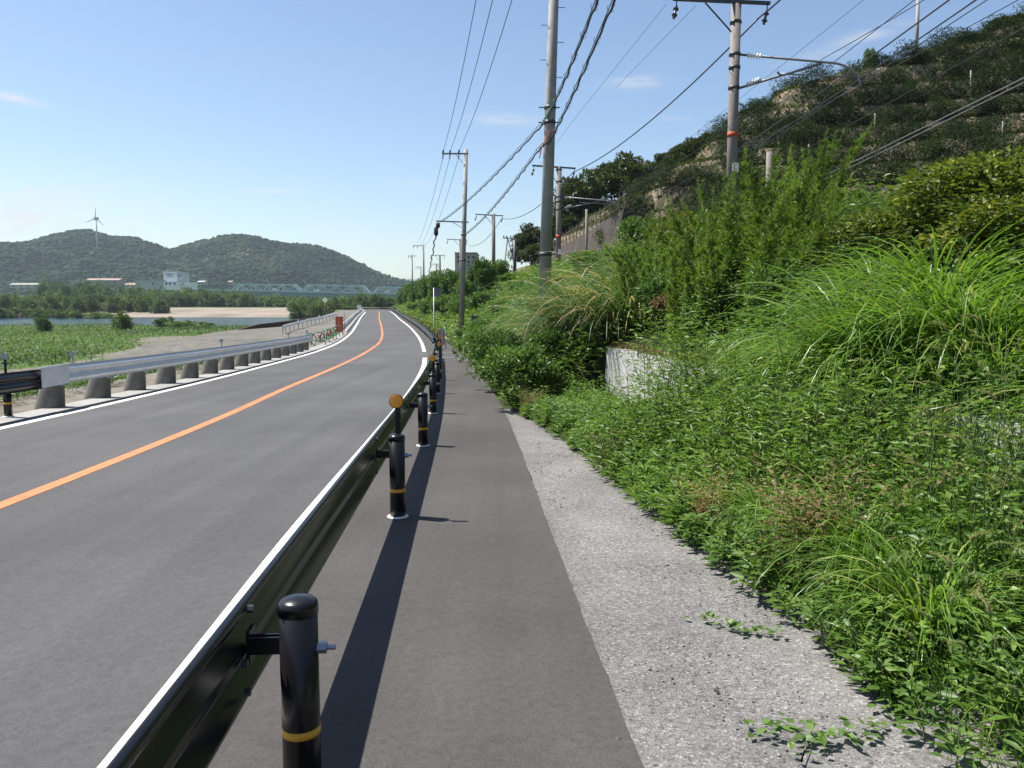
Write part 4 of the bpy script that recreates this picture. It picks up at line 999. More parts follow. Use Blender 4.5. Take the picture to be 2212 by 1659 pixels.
# white works building with a tower
e = empty('factory_building', at(348, 622, 700), label='white low works building with a square lettered tower', cat='building'); o = np.array(e.location)
def bx(name, px0, px1, py0, py1, Y, depth, mat, parent, o):
    a = at(px0, py1, Y) - o; b_ = at(px1, py0, Y) - o
    return MB().box(((a[0] + b_[0]) / 2, (a[1] + b_[1]) / 2 + depth / 2, (a[2] + b_[2]) / 2), (b_[0] - a[0], depth, b_[2] - a[2])).build(name, mat, parent)
bx('wing', 293, 354, 606, 626, 700, 22, M['offwhite'], e, o); bx('wing', 354.3, 407, 609, 626, 699, 20, M['white'], e, o)
bx('roof_edge', 292.5, 354.5, 604.5, 605.9, 699.5, 23, M['galv_dull'], e, o)
bx('tower', 353.5, 382, 586.5, 608.8, 702, 16, M['white'], e, o); bx('tower_side', 382.2, 393.5, 587.5, 608.8, 703, 14, M['offwhite'], e, o)
for px in (329.5, 359, 367, 377): bx('window', px - 1.8, px + 1.8, 610, 615, 698.6, .3, M['window'], e, o)
q = MB()
for i in range(4):     # four characters over two small lines, too blurred to read in the photograph
    c = at(360.5 + i * 3.4, 592.8, 701.7) - o; q.box(c + [0, 0, .42], (1.1, .1, .18)); q.box(c + [0, 0, -.1], (1.15, .1, .16)); q.box(c + [-.25, 0, .1], (.18, .1, 1.0)); q.box(c + [.3, 0, .0], (.18, .1, .9)); q.box(c + [0, 0, -.45], (.9, .1, .14))
for px, w in ((364, 1.6), (368.5, .7), (371.5, 1.0)): c = at(px, 597.8, 701.7) - o; q.box(c, (w, .1, .55))
for px in (384.6, 387.5, 390.5): c = at(px, 595.6, 702.7) - o; q.box(c, (.9, .1, .6))
q.build('lettering', M['bluemark'], e)
def house(px0, px1, pyr, pyw, pyb, Y, wall, roof, label, depth=10):
    a = at(px0, pyb, Y); b_ = at(px1, pyw, Y); t = at(px0, pyr, Y); e = empty('house', ((a[0] + b_[0]) / 2, Y, a[2]), label=label, cat='house'); w = b_[0] - a[0]; h = b_[2] - a[2]; rh = max(t[2] - b_[2], .3)
    MB().box((0, depth / 2, h / 2), (w, depth, h)).build('wall', wall, e)
    q = MB(); w2 = w / 2 + .5; q.add([(-w2, -.5, h + .003), (w2, -.5, h + .003), (w2, depth + .5, h + .003), (-w2, depth + .5, h + .003), (-w2, depth / 2, h + rh), (w2, depth / 2, h + rh)], [(0, 1, 5, 4), (2, 3, 4, 5), (0, 4, 3), (1, 2, 5), (0, 3, 2, 1)]); q.build('roof', roof, e)
    q = MB()
    for i in range(max(2, int(w / 6))): q.box((-w / 2 + (i + .5) * w / max(2, int(w / 6)), -.06, h * .5), (1.6, .12, 1.1))
    q.build('window', M['window'], e)
house(22, 84, 611, 615, 622, 720, M['offwhite'], M['conc'], 'long pale shed low behind the far left trees')
house(188, 257, 601, 605, 616, 715, M['conc'], M['roofpink'], 'long beige roofed building behind the riverside trees')
house(270, 293, 611, 615, 623, 705, M['offwhite'], M['roofpink'], 'small pink roofed house beside the white works building')
house(493, 500, 606, 609, 616, 760, M['offwhite'], M['roofpink'], 'small house at the hill foot left of the bridge')
house(427, 440, 606, 609, 616, 740, M['offwhite'], M['galv_dull'], 'small white house between the works building and the bridge')
e = empty('apartment_block', at(1005, 580, 150), label='pale grey flat roofed block behind the slender utility pole', cat='building'); o = np.array(e.location)
bx('wall', 983, 1030, 547, 600, 150, 9, M['offwhite'], e, o); bx('roof', 982, 1031, 545, 546.9, 149.6, 10, M['conc'], e, o)
for px in (990, 1001, 1012, 1022):
    for pyy in (553, 563): bx('window', px - 2, px + 2, pyy, pyy + 5, 149.8, .3, M['window'], e, o)
# wind turbine
tb = at(209.5, 527, 1290); th_ = at(210.5, 473, 1290); e = empty('wind_turbine', tb, label='white wind turbine standing on the left hilltop', cat='wind turbine'); hh = th_[2] - tb[2]
MB().tube([(0, 0, -6), (.5, 0, hh)], [1.35, .9], 16).build('tower', M['turb'], e, True)
q = MB(); q.box((.8, 0, hh + .6), (6.5, 3.6, 3.6)); q.build('nacelle', M['nacelle'], e)
hub = np.array([1.8, -3.5, hh + .6]); MB().tube([hub + [0, 1.6, 0], hub, hub + [0, -1.4, 0]], [1.4, 1.5, .4], 12).build('hub', M['nacelle'], e, True)
for ang in (88, -42, -158):
    a = math.radians(ang); d = np.array([math.cos(a), 0, math.sin(a)]); n_ = np.array([-math.sin(a), 0, math.cos(a)]); L = 17.0
    q = MB(); V = []
    for t, w, thk in ((0, .7, .6), (.12, 1.5, .45), (.4, 1.1, .3), (.75, .7, .2), (1, .2, .1)):
        c = hub + [0, -.4, 0] + d * (1 + L * t)
        V += [c + n_ * w * .6 + [0, thk / 2, 0], c - n_ * w * .4 + [0, thk / 2, 0], c - n_ * w * .4 - [0, thk / 2, 0], c + n_ * w * .6 - [0, thk / 2, 0]]
    Fs = [(4 * i + j, 4 * i + (j + 1) % 4, 4 * i + 4 + (j + 1) % 4, 4 * i + 4 + j) for i in range(4) for j in range(4)] + [(16, 17, 18, 19)]
    q.add(V, Fs); q.build('blade', M['turb'], e)
# wooded hills: ridge lines give the skyline, slopes come down towards the plain
sky1 = P2((-260, 600), (-120, 572), (0, 552), (60, 530), (120, 509), (180, 498), (215, 500), (250, 510), (300, 514), (345, 529), (375, 538), (420, 524), (480, 514), (500, 511), (560, 518), (620, 527), (680, 531), (720, 543), (760, 560), (800, 580), (840, 595), (880, 606), (930, 614), (1000, 618), (1100, 620), (1300, 622))
def hillmesh(name, fn, Yr, depth, seed, nblob, foot=613, noise_amp=1.0, x0=-260, x1=1150):
    nx, nd = 190, 36; V = []
    pxs = np.linspace(x0, x1, nx)
    for j in range(nd):
        t = j / (nd - 1)
        for px in pxs:
            top = at(px, float(fn(px)), Yr); Y = Yr - depth * (1 - t) if t <= 1 else Yr
            zt_ = top[2]; z0 = -2
            prof = (t ** .8)
            x = (px - CX) / F * Yr
            bumpy = (mnoise.fractal(Vector((x * .0045, Y * .007, seed)), .8, 2.1, 5) * 30 - abs(mnoise.noise(Vector((x * .007, Y * .003, seed + 7)))) * 46 + 10) * noise_amp * math.sin(math.pi * min(t * .9 + .05, 1)) 
            V.append((x, Y, z0 + (zt_ - z0) * prof + bumpy * min(1, (zt_ + 8) / 60)))
    for k, t in enumerate((.25, .6, 1.0)):
        for px in pxs:
            top = at(px, float(fn(px)), Yr); V.append(((px - CX) / F * Yr, Yr + depth * .5 * t, -2 + (top[2] + 2) * (1 - t) ** 1.2))
    V = np.array(V); R_ = nd + 3
    i = np.arange(R_ - 1)[:, None] * nx + np.arange(nx - 1)[None, :]
    Fc = np.stack([i, i + 1, i + nx + 1, i + nx], -1).reshape(-1, 4)
    me = np_mesh(name, [(V, Fc, np.full(len(V), .25), 0)], [M['leaf_hill']])
    link(name, me, M['leaf_hill'], smooth=True, kind='structure')
    grid = V[:nd * nx].reshape(nd, nx, 3)
    a = rng.random(nblob) ** .9 * (nd - 1.001); b_ = rng.random(nblob) * (nx - 1.001); ia = a.astype(int); ib = b_.astype(int); fa = (a - ia)[:, None]; fb = (b_ - ib)[:, None]
    C = grid[ia, ib] * (1 - fa) * (1 - fb) + grid[ia + 1, ib] * fa * (1 - fb) + grid[ia, ib + 1] * (1 - fa) * fb + grid[ia + 1, ib + 1] * fa * fb
    # ridge trees
    kr = 700; br = rng.random(kr) * (nx - 1.001); ibr = br.astype(int); fb = (br - ibr)[:, None]; C = np.concatenate([C, grid[-1, ibr] * (1 - fb) + grid[-1, ibr + 1] * fb - [0, 2, 1.5]])
    sz = 1.5 + 3.2 * rng.random(len(C)) ** 2.4
    pat = np.array([mnoise.fractal(Vector((c[0] * .012, c[1] * .012, c[2] * .012 + seed)), 1, 2, 3) for c in C])
    rn = np.clip(.42 + .85 * pat + rng.normal(0, .16, len(C)), 0, 1)
    return C + [0, 0, 1.5], sz, rn
C1, s1_, r1_ = hillmesh('hills', sky1, 1500, 420, 2.7, 27000)
me = np_mesh('forest', [blobs(C1, s1_, r1_, jit=.28, flat=.75)], [M['leaf_hill']])
link('forest', me, M['leaf_hill'], smooth=False, label='dense green woodland covering the far hills', cat='forest', kind='stuff')

# ------------------------------------------------------------------ vegetation builders
def weed_parts(base, hts, nleaf, L, W, mi, smi, lean=.35, el=(.1, .9), mass=0):
    """leafy upright weeds: stems with spirally set pointed leaves"""
    n_ = len(base); az0 = rng.random(n_) * 6.283; ld = rng.random(n_) * 6.283; ln = np.abs(rng.normal(0, lean, n_)) * hts
    LD = np.stack([np.cos(ld), np.sin(ld), np.zeros(n_)], -1)
    tt = np.linspace(.12, 1, nleaf)[None, :] + rng.normal(0, .03, (n_, nleaf)); tt = np.clip(tt, .05, 1)
    P = base[:, None] + np.array([0, 0, 1.0]) * (hts[:, None] * tt * (1 - .15 * tt))[..., None] + LD[:, None] * (ln[:, None] * tt ** 1.8)[..., None]
    az = az0[:, None] + np.arange(nleaf)[None] * 2.4 + rng.normal(0, .3, (n_, nleaf)); e_l = rng.uniform(el[0], el[1], (n_, nleaf)) * (1 - .4 * tt) + .25 * tt
    spread = (.10 + .16 * rng.random((n_, nleaf))) * np.minimum(1, hts[:, None]) * (1 - .6 * tt) 
    P = P + np.stack([np.cos(az), np.sin(az), .3 + 0 * az], -1) * spread[..., None]
    sz = np.broadcast_to(np.asarray(L), (n_,))[:, None] * (1.15 - .5 * tt) * rng.uniform(.7, 1.25, (n_, nleaf))
    shade = rng.random(n_)[:, None] * .55 + rng.random((n_, nleaf)) * .35 + .12 * tt
    Pf = P.reshape(-1, 3)
    lv = sprig(Pf, az.ravel(), e_l.ravel() - .25, sz.ravel(), sz.ravel() * W, np.clip(shade.ravel(), 0, 1), mi)
    top = base + np.array([0, 0, .85]) * hts[:, None] + LD * ln[:, None]; mid = base + np.array([0, 0, .5]) * hts[:, None] + LD * (ln * .28)[:, None]
    st = thin_stems(base, top, .0035 + .004 * rng.random(n_), smi, .5, mid)
    return [lv, st]
def tussock(nb, L, W, mat, seed, dry=.1, spread=.14, e0=(.85, 1.5), e1=(-1.5, -.1)):
    n_ = nb; az = rng.random(n_) * 6.283; rr_ = spread * np.sqrt(rng.random(n_)); B = np.stack([np.cos(az) * rr_, np.sin(az) * rr_, np.zeros(n_) - .03], -1)
    az2 = az + rng.normal(0, .5, n_)
    r = np.clip(rng.normal(.42, .2, n_), 0, .86); r[rng.random(n_) < dry] = rng.uniform(.88, 1, 1)
    return np_mesh('tussock', [blades(B, az2, L * rng.uniform(.55, 1.2, n_), rng.uniform(*e0, n_), rng.uniform(*e1, n_), W * rng.uniform(.6, 1.2, n_), r, 0, 7)], [mat])
def feathery(nst, Hh, mat, spread=.3):
    """tall plants with soft plume-like tops of narrow leaves"""
    parts = []; ang = rng.random(nst) * 6.283; rr_ = spread * np.sqrt(rng.random(nst)); base = np.stack([np.cos(ang) * rr_, np.sin(ang) * rr_, 0 * rr_], -1)
    hts = Hh * rng.uniform(.65, 1.1, nst); nl = 130; ld = ang + rng.normal(0, .6, nst); ln = np.abs(rng.normal(.12, .1, nst)) * hts
    tt = np.linspace(.08, 1, nl)[None] + rng.normal(0, .004, (nst, nl))
    LD = np.stack([np.cos(ld), np.sin(ld), 0 * ld], -1)
    P = base[:, None] + np.array([0, 0, 1.0]) * (hts[:, None] * tt)[..., None] + LD[:, None] * (ln[:, None] * tt ** 2)[..., None]
    az = np.arange(nl)[None] * 2.4 + rng.random((nst, nl)) * .8; el = .35 + .75 * tt + rng.normal(0, .15, (nst, nl))
    Ls = Hh * .085 * (1.25 - .85 * tt) * rng.uniform(.7, 1.2, (nst, nl))
    parts.append(sprig(P.reshape(-1, 3), az.ravel(), el.ravel(), Ls.ravel(), Ls.ravel() * .15, np.clip(.3 + .4 * tt + rng.normal(0, .18, (nst, nl)), 0, 1).ravel(), 0, droop=.25))
    parts.append(thin_stems(base, base + np.array([0, 0, 1.0]) * hts[:, None] + LD * ln[:, None], .006, 1, .5, base + np.array([0, 0, .5]) * hts[:, None] + LD * (ln * .25)[:, None]))
    # side plumes
    ns = nst * 9; k = rng.integers(0, nst, ns); t0 = rng.uniform(.45, .92, ns); p0 = base[k] + np.array([0, 0, 1.0]) * (hts[k] * t0)[:, None] + LD[k] * (ln[k] * t0 ** 2)[:, None]
    a_ = rng.random(ns) * 6.283; e_ = rng.uniform(.7, 1.2, ns); ll = Hh * .16 * (1.2 - t0); m_ = 26; tq = np.linspace(.05, 1, m_)[None]
    D = np.stack([np.cos(a_) * np.cos(e_), np.sin(a_) * np.cos(e_), np.sin(e_)], -1)
    Pq = p0[:, None] + D[:, None] * (ll[:, None] * tq)[..., None]
    az = rng.random((ns, m_)) * 6.283; el = rng.uniform(.4, 1.2, (ns, m_)); Lq = Hh * .04 * (1.2 - .6 * tq) * np.ones((ns, 1))
    parts.append(sprig(Pq.reshape(-1, 3), az.ravel(), el.ravel(), Lq.ravel(), Lq.ravel() * .17, np.clip(rng.normal(.6, .2, ns * m_), 0, 1), 0))
    return np_mesh('plumes', parts, [mat, M['stem']])
def crown(nc, nl, rad, L, Wr, mat, rc=.35, low=.15, fill=.35, jit=.12, updir=.35, flat=1.0, mats=None):
    """a crown of leaf clusters spread through an uneven volume; rad=(rx,ry,rz), centred at z=rz"""
    d = unit(rng.normal(0, 1, (nc, 3))); d[:, 2] = np.where(d[:, 2] < -low, -d[:, 2], d[:, 2])
    lob = np.array([mnoise.noise(Vector(tuple(x * 1.7 + 5.3 * L))) for x in d]) * .35 + 1
    q = (1 - fill * rng.random(nc) ** 1.5) * lob * (1 + rng.normal(0, jit, nc))
    C = d * q[:, None] * np.array(rad); cs = rc * rng.uniform(.6, 1.25, nc) * min(rad)
    k = rng.integers(0, nc, nl); dd = unit(rng.normal(0, 1, (nl, 3))); P = C[k] + dd * (cs[k] * rng.uniform(.55, 1.05, nl))[:, None] * np.array([1, 1, .75 * flat]); P[:, 2] += rad[2]
    D = unit(dd + d[k] * .5 + np.array([0, 0, updir]) * rng.normal(0, 1, nl)[:, None] + g_(nl, .35)); Nn = unit(dd * .7 + d[k] * .4 + np.array([0, 0, .8]) + g_(nl, .3))
    Ls = L * rng.uniform(.6, 1.3, nl)
    rn = np.clip(rng.random(nc)[k] * .45 + rng.random(nl) * .5, 0, 1)
    return np_mesh('crown', [leaves(P, D, Nn, Ls, Ls * Wr, rn, 0)], [mat]), C + [0, 0, rad[2]]
def trunk_mesh(C, r, h0, n=7, zoff=0):
    mb = MB(); mb.tube([(0, 0, -.4), (r * .3, 0, h0 * .5), (0, r * .4, h0)], [r, r * .85, r * .6], 8)
    idx = rng.choice(len(C), min(n, len(C)), replace=False)
    for i in idx:
        c = C[i]; mid = np.array([c[0] * .35, c[1] * .35, h0 + (c[2] - h0) * .55]); mb.tube([(0, 0, h0 * .75), mid, c * .92], [r * .5, r * .32, r * .12], 5)
    return mb
PROTO = {}
def make_tree(key, name, nc, nl, rad, L, Wr, leafm, r, base_z, **kw):
    """prototype kept out of the scene until its first use: (trunk mesh, crown mesh)"""
    me, C = crown(nc, nl, rad, L, Wr, M[leafm], **kw)
    C = C + [0, 0, base_z]; tm = trunk_mesh(C, r, base_z + rad[2] * .35)
    t_ = bpy.data.meshes.new('trunk'); t_.from_pydata(tm.v, [], tm.f); t_.update(); t_.materials.append(M['bark'])
    PROTO[key] = (name, t_, me, base_z, rad, leafm)
def put_tree(key, x, y, z, s, label, cat='tree', group=None, rz=None, sz=None, name=None):
    nm, t_, me, bz, rad, lm = PROTO[key]
    e = empty(name or nm, (x, y, z), random.random() * 6.28 if rz is None else rz, label=label, cat=cat, group=group)
    e.scale = (s, s, sz or s)
    o = bpy.data.objects.new('trunk', t_); COL.objects.link(o); o.parent = e
    o = bpy.data.objects.new('crown', me); COL.objects.link(o); o.parent = e; o.location = (0, 0, bz)
    return e
def put_tree_px(key, px, ptop, Y, wpx, label, **kw):
    """size a tree from where its top stands and how wide it is at distance Y"""
    nm, t_, me, bz, rad, lm = PROTO[key]
    p = at(px, ptop, Y); z = float(zt(p[0], Y, False)); w = wpx * Y / F / 2 / rad[0]; hgt = max(p[2] - z, 1.0) / (bz + 2.25 * rad[2])
    return put_tree(key, p[0], Y, z - .1, w, label, sz=hgt, **kw)

make_tree('citrus0', 'citrus_tree', 60, 3600, (1.3, 1.3, 1.0), .13, .5, 'leaf_citrus', .07, -.25, rc=.5, fill=.5, low=.7)
make_tree('citrus1', 'citrus_tree', 50, 3400, (1.2, 1.3, 1.1), .13, .5, 'leaf_citrus', .07, -.25, rc=.55, fill=.5, low=.7)
make_tree('citrus2', 'citrus_tree', 54, 3600, (1.4, 1.2, .9), .13, .5, 'leaf_citrus', .07, -.25, rc=.5, fill=.45, low=.7)
make_tree('oak0', 'evergreen_tree', 120, 12000, (4, 4, 4), .50, .6, 'leaf_tree', .28, 1.5, rc=.24, fill=.45)
make_tree('oak1', 'evergreen_tree', 100, 11000, (4, 4, 4), .52, .6, 'leaf_tree', .28, 1.2, rc=.28, fill=.5)
make_tree('bush0', 'roadside_bush', 80, 6500, (1.5, 1.5, 1.2), .17, .5, 'leaf_weed', .05, .1, rc=.3, fill=.6, low=.3)
make_tree('bush1', 'roadside_bush', 70, 6000, (1.5, 1.5, 1.2), .18, .42, 'leaf_weed', .05, .1, rc=.34, fill=.6, low=.3)
make_tree('willow0', 'riverside_tree', 70, 2600, (4, 4, 3.2), .75, .55, 'leaf_far', .2, -.9, rc=.32, fill=.6, low=.9)
make_tree('willow1', 'riverside_tree', 60, 2500, (4, 4, 3.2), .8, .5, 'leaf_far', .2, -.9, rc=.36, fill=.6, low=.9)
make_tree('willow2', 'riverside_tree', 80, 2800, (4, 4, 3.2), .7, .5, 'leaf_far', .2, -.9, rc=.28, fill=.65, low=.9)

# ------------------------------------------------------------------ the orchard hill
hillrows = np.concatenate([np.arange(18, 110, .36), np.arange(110, 172, .8)])
qc = np.concatenate([np.arange(0, 36, .28), np.arange(36, 60, 2), [70, 90, 130]])
sheet('hillside', hillrows, lambda y: xT(y) + .05 + qc, lambda X, Y: hill_z(X, Y) + .03, M['hill'], kind='structure')
cand = []
for lev in range(1, 12):
    for th in np.arange(math.radians(-2), math.radians(112), .01):
        if rng.random() > .9: continue
        r_ = np.arange(3, 90, .15); X_ = 12 + r_ * math.cos(th); Y_ = 20 + r_ * math.sin(th); g_r = hill_z(X_, Y_, False) - RAILZ - 1.7 * (lev + .68)
        if g_r.max() < 0: continue
        k = int(np.argmax(g_r > 0)); x, yv = float(X_[k]), float(Y_[k])
        if x > .69 * yv or x < .12 * yv or yv > 124: continue
        if any((x - c[0]) ** 2 + (yv - c[1]) ** 2 < 3.0 for c in cand): continue
        cand.append((x, yv, float(hill_z(x, yv))))
cand.sort(key=lambda c: c[1]); cand = cand[:285]
clabel = 'dark rounded citrus tree on the terraced orchard hillside'
for (x, y, z) in cand:
    put_tree(('citrus0', 'citrus1', 'citrus2')[rng.integers(3)], x, y, z - .05, (sc_ := rng.uniform(.86, 1.12)), clabel, 'tree', 'citrus trees on the terraces', sz=sc_ * .82)
n_ = 300000; y = 22 + 128 * rng.random(n_); q = rng.random(n_) ** .8 * 36; x = xT(y) + q + .2; k_ = (x < .72 * y) & (x > .04 * y); x, y, q = x[k_], y[k_], q[k_]
zt0 = hill_z(x, y); fr = ((hill_z(x, y, False) - RAILZ) / 1.7) % 1.0; pn = np.array([mnoise.noise(Vector((a * .22, b_ * .16, 5.5))) for a, b_ in zip(x, y)])
k_ = ~((fr > .16) & (fr < .48) & (pn > -.50)) | (q < 2.0) | ((y > 55) & (x < 22)); x, y, zt0, pn = x[k_], y[k_], zt0[k_], pn[k_]; n_ = len(x)
me = np_mesh('hillside_scrub', [sprig(np.stack([x, y, zt0 + .12], -1), rng.random(n_) * 6.28, rng.uniform(-.1, 1.2, n_), rng.uniform(.16, .32, n_), rng.uniform(.08, .16, n_), np.clip(rng.normal(.40, .22, n_) + .3 * pn, 0, 1), 0)], [M['leaf_scrub']])
link('hillside_scrub', me, M['leaf_scrub'], label='low scrub and ground cover over the terraced hillside', cat='scrub', kind='stuff')
# hedge-like growth along the ridge
def ridge_bush(px, ptop, Y, w, lb): put_tree_px('oak1', px, ptop, Y, w, lb, name='ridge_tree', group='dark trees on the skyline')
for i, (px, pt, Y, w) in enumerate(((2185, 34, 64, 90), (2110, 88, 63, 120), (2030, 108, 63, 110), (1935, 134, 63, 90), (1855, 168, 63, 80), (1790, 186, 63, 90), (1715, 212, 62, 80), (1650, 240, 62, 80))):
    ridge_bush(px, pt, Y, w, ('dark bushy tree at the top right corner of the skyline', 'broad dark hedge-like tree right of the tall ridge pole', 'dark tree on the skyline close right of the tall ridge pole', 'dark tree on the skyline left of the tall ridge pole', 'dark tree beneath the ivy clad stump on the ridge', 'dark tree on the skyline above the curved bracket', 'dark skyline tree behind the end of the curved bracket', 'lowest dark tree on the orchard skyline by the mast')[i])
for (px, pt, Y, w, lb) in ((1492, 298, 66, 80, 'dark round tree at the left end of the orchard skyline'), (1448, 322, 67, 62, 'darkest small tree beside the gap of sky'), (1545, 284, 64, 70, 'dark tree left of the nearest railway mast')):
    put_tree_px('oak0', px, pt, Y, w, lb, name='ridge_tree', group='dark trees on the skyline')
e = put_tree_px('bush1', 1881, 97, 62, 30, 'ivy clad stump standing up on the skyline', cat='tree', name='ivy_stump'); 
# wood beyond the wall
for (px, pt, Y, w, k, lb) in ((1345, 333, 94, 128, 'oak0', 'big dark evergreen rising above the brown wall'), (1398, 368, 98, 60, 'oak1', 'dark evergreen right of the biggest one, beside the sky gap'), (1255, 372, 90, 110, 'oak1', 'lighter evergreen behind the second railway mast'),
                              (1300, 430, 92, 120, 'oak0', 'low evergreen under the big one, over the wall end'), (1225, 455, 88, 90, 'oak1', 'shaded evergreen directly behind the second mast'), (1150, 482, 92, 80, 'oak0', 'green tree just left of the thick utility pole'),
                              (1185, 520, 86, 90, 'oak1', 'green tree low behind the thick utility pole')):
    put_tree_px(k, px, pt, Y, w, lb)

# ------------------------------------------------------------------ roadside growth, middle distance
mid = [(1040, 548, 62, 62, 'bush0', 'ivy draped dark bush left of the third mast'), (1075, 556, 66, 60, 'bush1', 'dark vine covered bush under the third mast'), (1110, 590, 60, 70, 'bush0', 'green bush right of the signal frame legs'),
       (1010, 590, 70, 60, 'bush1', 'leafy bush directly behind the slender pole'), (975, 575, 82, 60, 'bush0', 'tall leafy growth left of the slender pole'), (945, 578, 96, 50, 'bush1', 'feathery roadside growth behind the road sign'),
       (925, 590, 110, 50, 'bush0', 'roadside growth under the distant one armed pole'), (905, 598, 128, 44, 'bush1', 'roadside growth under the distant short armed pole'), (885, 610, 150, 40, 'bush0', 'dark growth where the bank meets the far bend'),
       (870, 622, 175, 30, 'bush1', 'leftmost dark growth at the far end of the bank'), (960, 630, 74, 70, 'bush0', 'low growth behind the road sign plate'), (1000, 640, 60, 70, 'bush1', 'bank bush at the foot of the slender pole'),
       (1050, 625, 52, 90, 'bush0', 'rounded bank bush right of the slender pole'), (1100, 640, 42, 110, 'bush1', 'broad bank bush left of the thick pole'), (1140, 600, 46, 90, 'bush0', 'bank bush beside the thick pole, sunlit'),
       (925, 645, 92, 50, 'bush1', 'low bank growth past the road sign'), (900, 650, 120, 44, 'bush0', 'low bank growth near the far guard rail end'), (1060, 680, 38, 100, 'bush1', 'weedy bush beside the grey board'), (1020, 700, 42, 70, 'bush0', 'weedy bush nearest the base of the slender pole'),
       (1225, 590, 36, 110, 'bush0', 'leafy bank bush in front of the brown wall end'), (1190, 640, 30, 110, 'bush1', 'leafy bank bush around the foot of the thick pole'), (1300, 530, 32, 130, 'bush0', 'leafy bank bush below the brown wall'), (1385, 455, 34, 110, 'bush1', 'leafy bank bush hiding the near end of the brown wall')]
for (px, pt, Y, w, k, lb) in mid: put_tree_px(k, px, pt, Y, w, lb, cat='bush', group='bushes along the roadside bank')
# bush that leans over the pavement, and its neighbours
for (px, pt, Y, w, k, lb) in ((1135, 722, 14.8, 165, 'bush0', 'bushy weed leaning over the pavement edge'), (1078, 700, 18.5, 140, 'bush1', 'leafy bush behind the one leaning over the pavement'), (1212, 690, 16.6, 150, 'bush0', 'shaded leafy bush at the end of the pale wall'),
                              (1050, 690, 25, 110, 'bush1', 'low leafy bush farther along the pavement'), (1022, 700, 31, 80, 'bush0', 'low leafy bush opposite the pavement entrance')):
    put_tree_px(k, px, pt, Y, w, lb, cat='bush', group='bushes along the pavement')

# ------------------------------------------------------------------ near bank: ground growth as masses, plants as things
def scatter(n, y0, y1, xfn0, xfn1, yp=1.0):
    y = y0 + (y1 - y0) * rng.random(n) ** yp; x = xfn0(y) + rng.random(n) * (xfn1(y) - xfn0(y)); return np.stack([x, y, zt(x, y)], -1)
parts = []
edge = lambda y: xV(y) + .05
b1 = scatter(2500, 2.0, 15, edge, lambda y: xW(y) + .05, .85)
def clump(P, sx=.9, sy=.5, k=9.1): return np.array([mnoise.noise(Vector((p[0] * sx, p[1] * sy, k))) + .4 * mnoise.noise(Vector((p[0] * 3 * sx, p[1] * 3 * sy, k + 3))) for p in P])
def hfac(P):
    d_ = P[:, 0] - xV(P[:, 1]); nw = xW(P[:, 1]) - P[:, 0]
    h = np.clip(.26 + .95 * d_, .16, 1.28)
    h = h * np.where((P[:, 1] > 9.7) & (d_ > .35), .42, 1)
    return h * np.where((P[:, 1] > 5.0) & (P[:, 1] < 5.7) & (nw < .5), .6, 1)
cl = clump(b1); h1 = 1.1 * hfac(b1) * (.84 + .7 * cl) * (.42 + .74 * rng.random(len(b1)) ** .8); kd = clump(b1, 1.1, .7, 20.5)
A_ = kd < .12; parts += weed_parts(b1[A_], np.maximum(h1[A_], .12), 30, .068 + .003 * b1[A_, 1], .44, 0, 1, .34)
A_ = ~A_; parts += weed_parts(b1[A_], np.maximum(h1[A_] * 1.08, .14), 36, .115 + .002 * b1[A_, 1], .20, 4, 1, .35, (.2, 1.0))
b2 = scatter(1500, 2.5, 24, lambda y: np.maximum(xW(np.minimum(y, 15)) + .15, xV(y)), lambda y: xB(y) + .5, 1.0)
parts += weed_parts(b2, rng.uniform(.45, 1.0, len(b2)), 24, .10, .38, 0, 1, .3)
b3 = scatter(2600, 15, 48, edge, lambda y: xB(y) + .8, 1.3)
parts += weed_parts(b3, np.clip(.3 + .5 * (b3[:, 0] - xV(b3[:, 1])), .3, 1.1) * rng.uniform(.6, 1.2, len(b3)), 16, .13 + .0035 * b3[:, 1], .40, 0, 1, .3)
b4 = scatter(1900, 46, 200, lambda y: xV(y) + .3, lambda y: xB(y) + 1.5, 1.2)
parts += weed_parts(b4, rng.uniform(.5, 1.3, len(b4)), 10, .28 + .002 * b4[:, 1], .42, 2, 1, .3)
b6 = scatter(520, 2.0, 11, lambda y: xV(y) + .25, lambda y: xW(y) + .5, 1.0); b6 = b6[np.array([mnoise.noise(Vector((p[0] * .8, p[1] * .6, 4.4))) for p in b6]) > -.02]
d6 = b6[:, 0] - xV(b6[:, 1]); parts += weed_parts(b6, hfac(b6) * rng.uniform(.8, 1.15, len(b6)), 20, .062, .70, 3, 1, .35)
yw = rng.uniform(2.6, 10.0, 900); b7 = np.stack([xW(yw) - rng.random(900) ** 1.5 * .45, yw, zr(yw)], -1); gap = np.array([mnoise.noise(Vector((0.3, y_ * .75, 2.2))) for y_ in yw]) > -.42
gap &= ~((yw > 5.0) & (yw < 5.7)); b7 = b7[gap]; parts += weed_parts(b7, rng.uniform(.85, 1.4, len(b7)), 30, .08, .40, 0, 1, .25)
me = np_mesh('undergrowth', parts, [M['leaf_weed'], M['stem'], M['leaf_gold'], M['leaf_bright'], M['leaf_lance']])
link('undergrowth', me, M['leaf_weed'], label='dense mass of leafy green weeds covering the roadside bank', cat='undergrowth', kind='stuff')
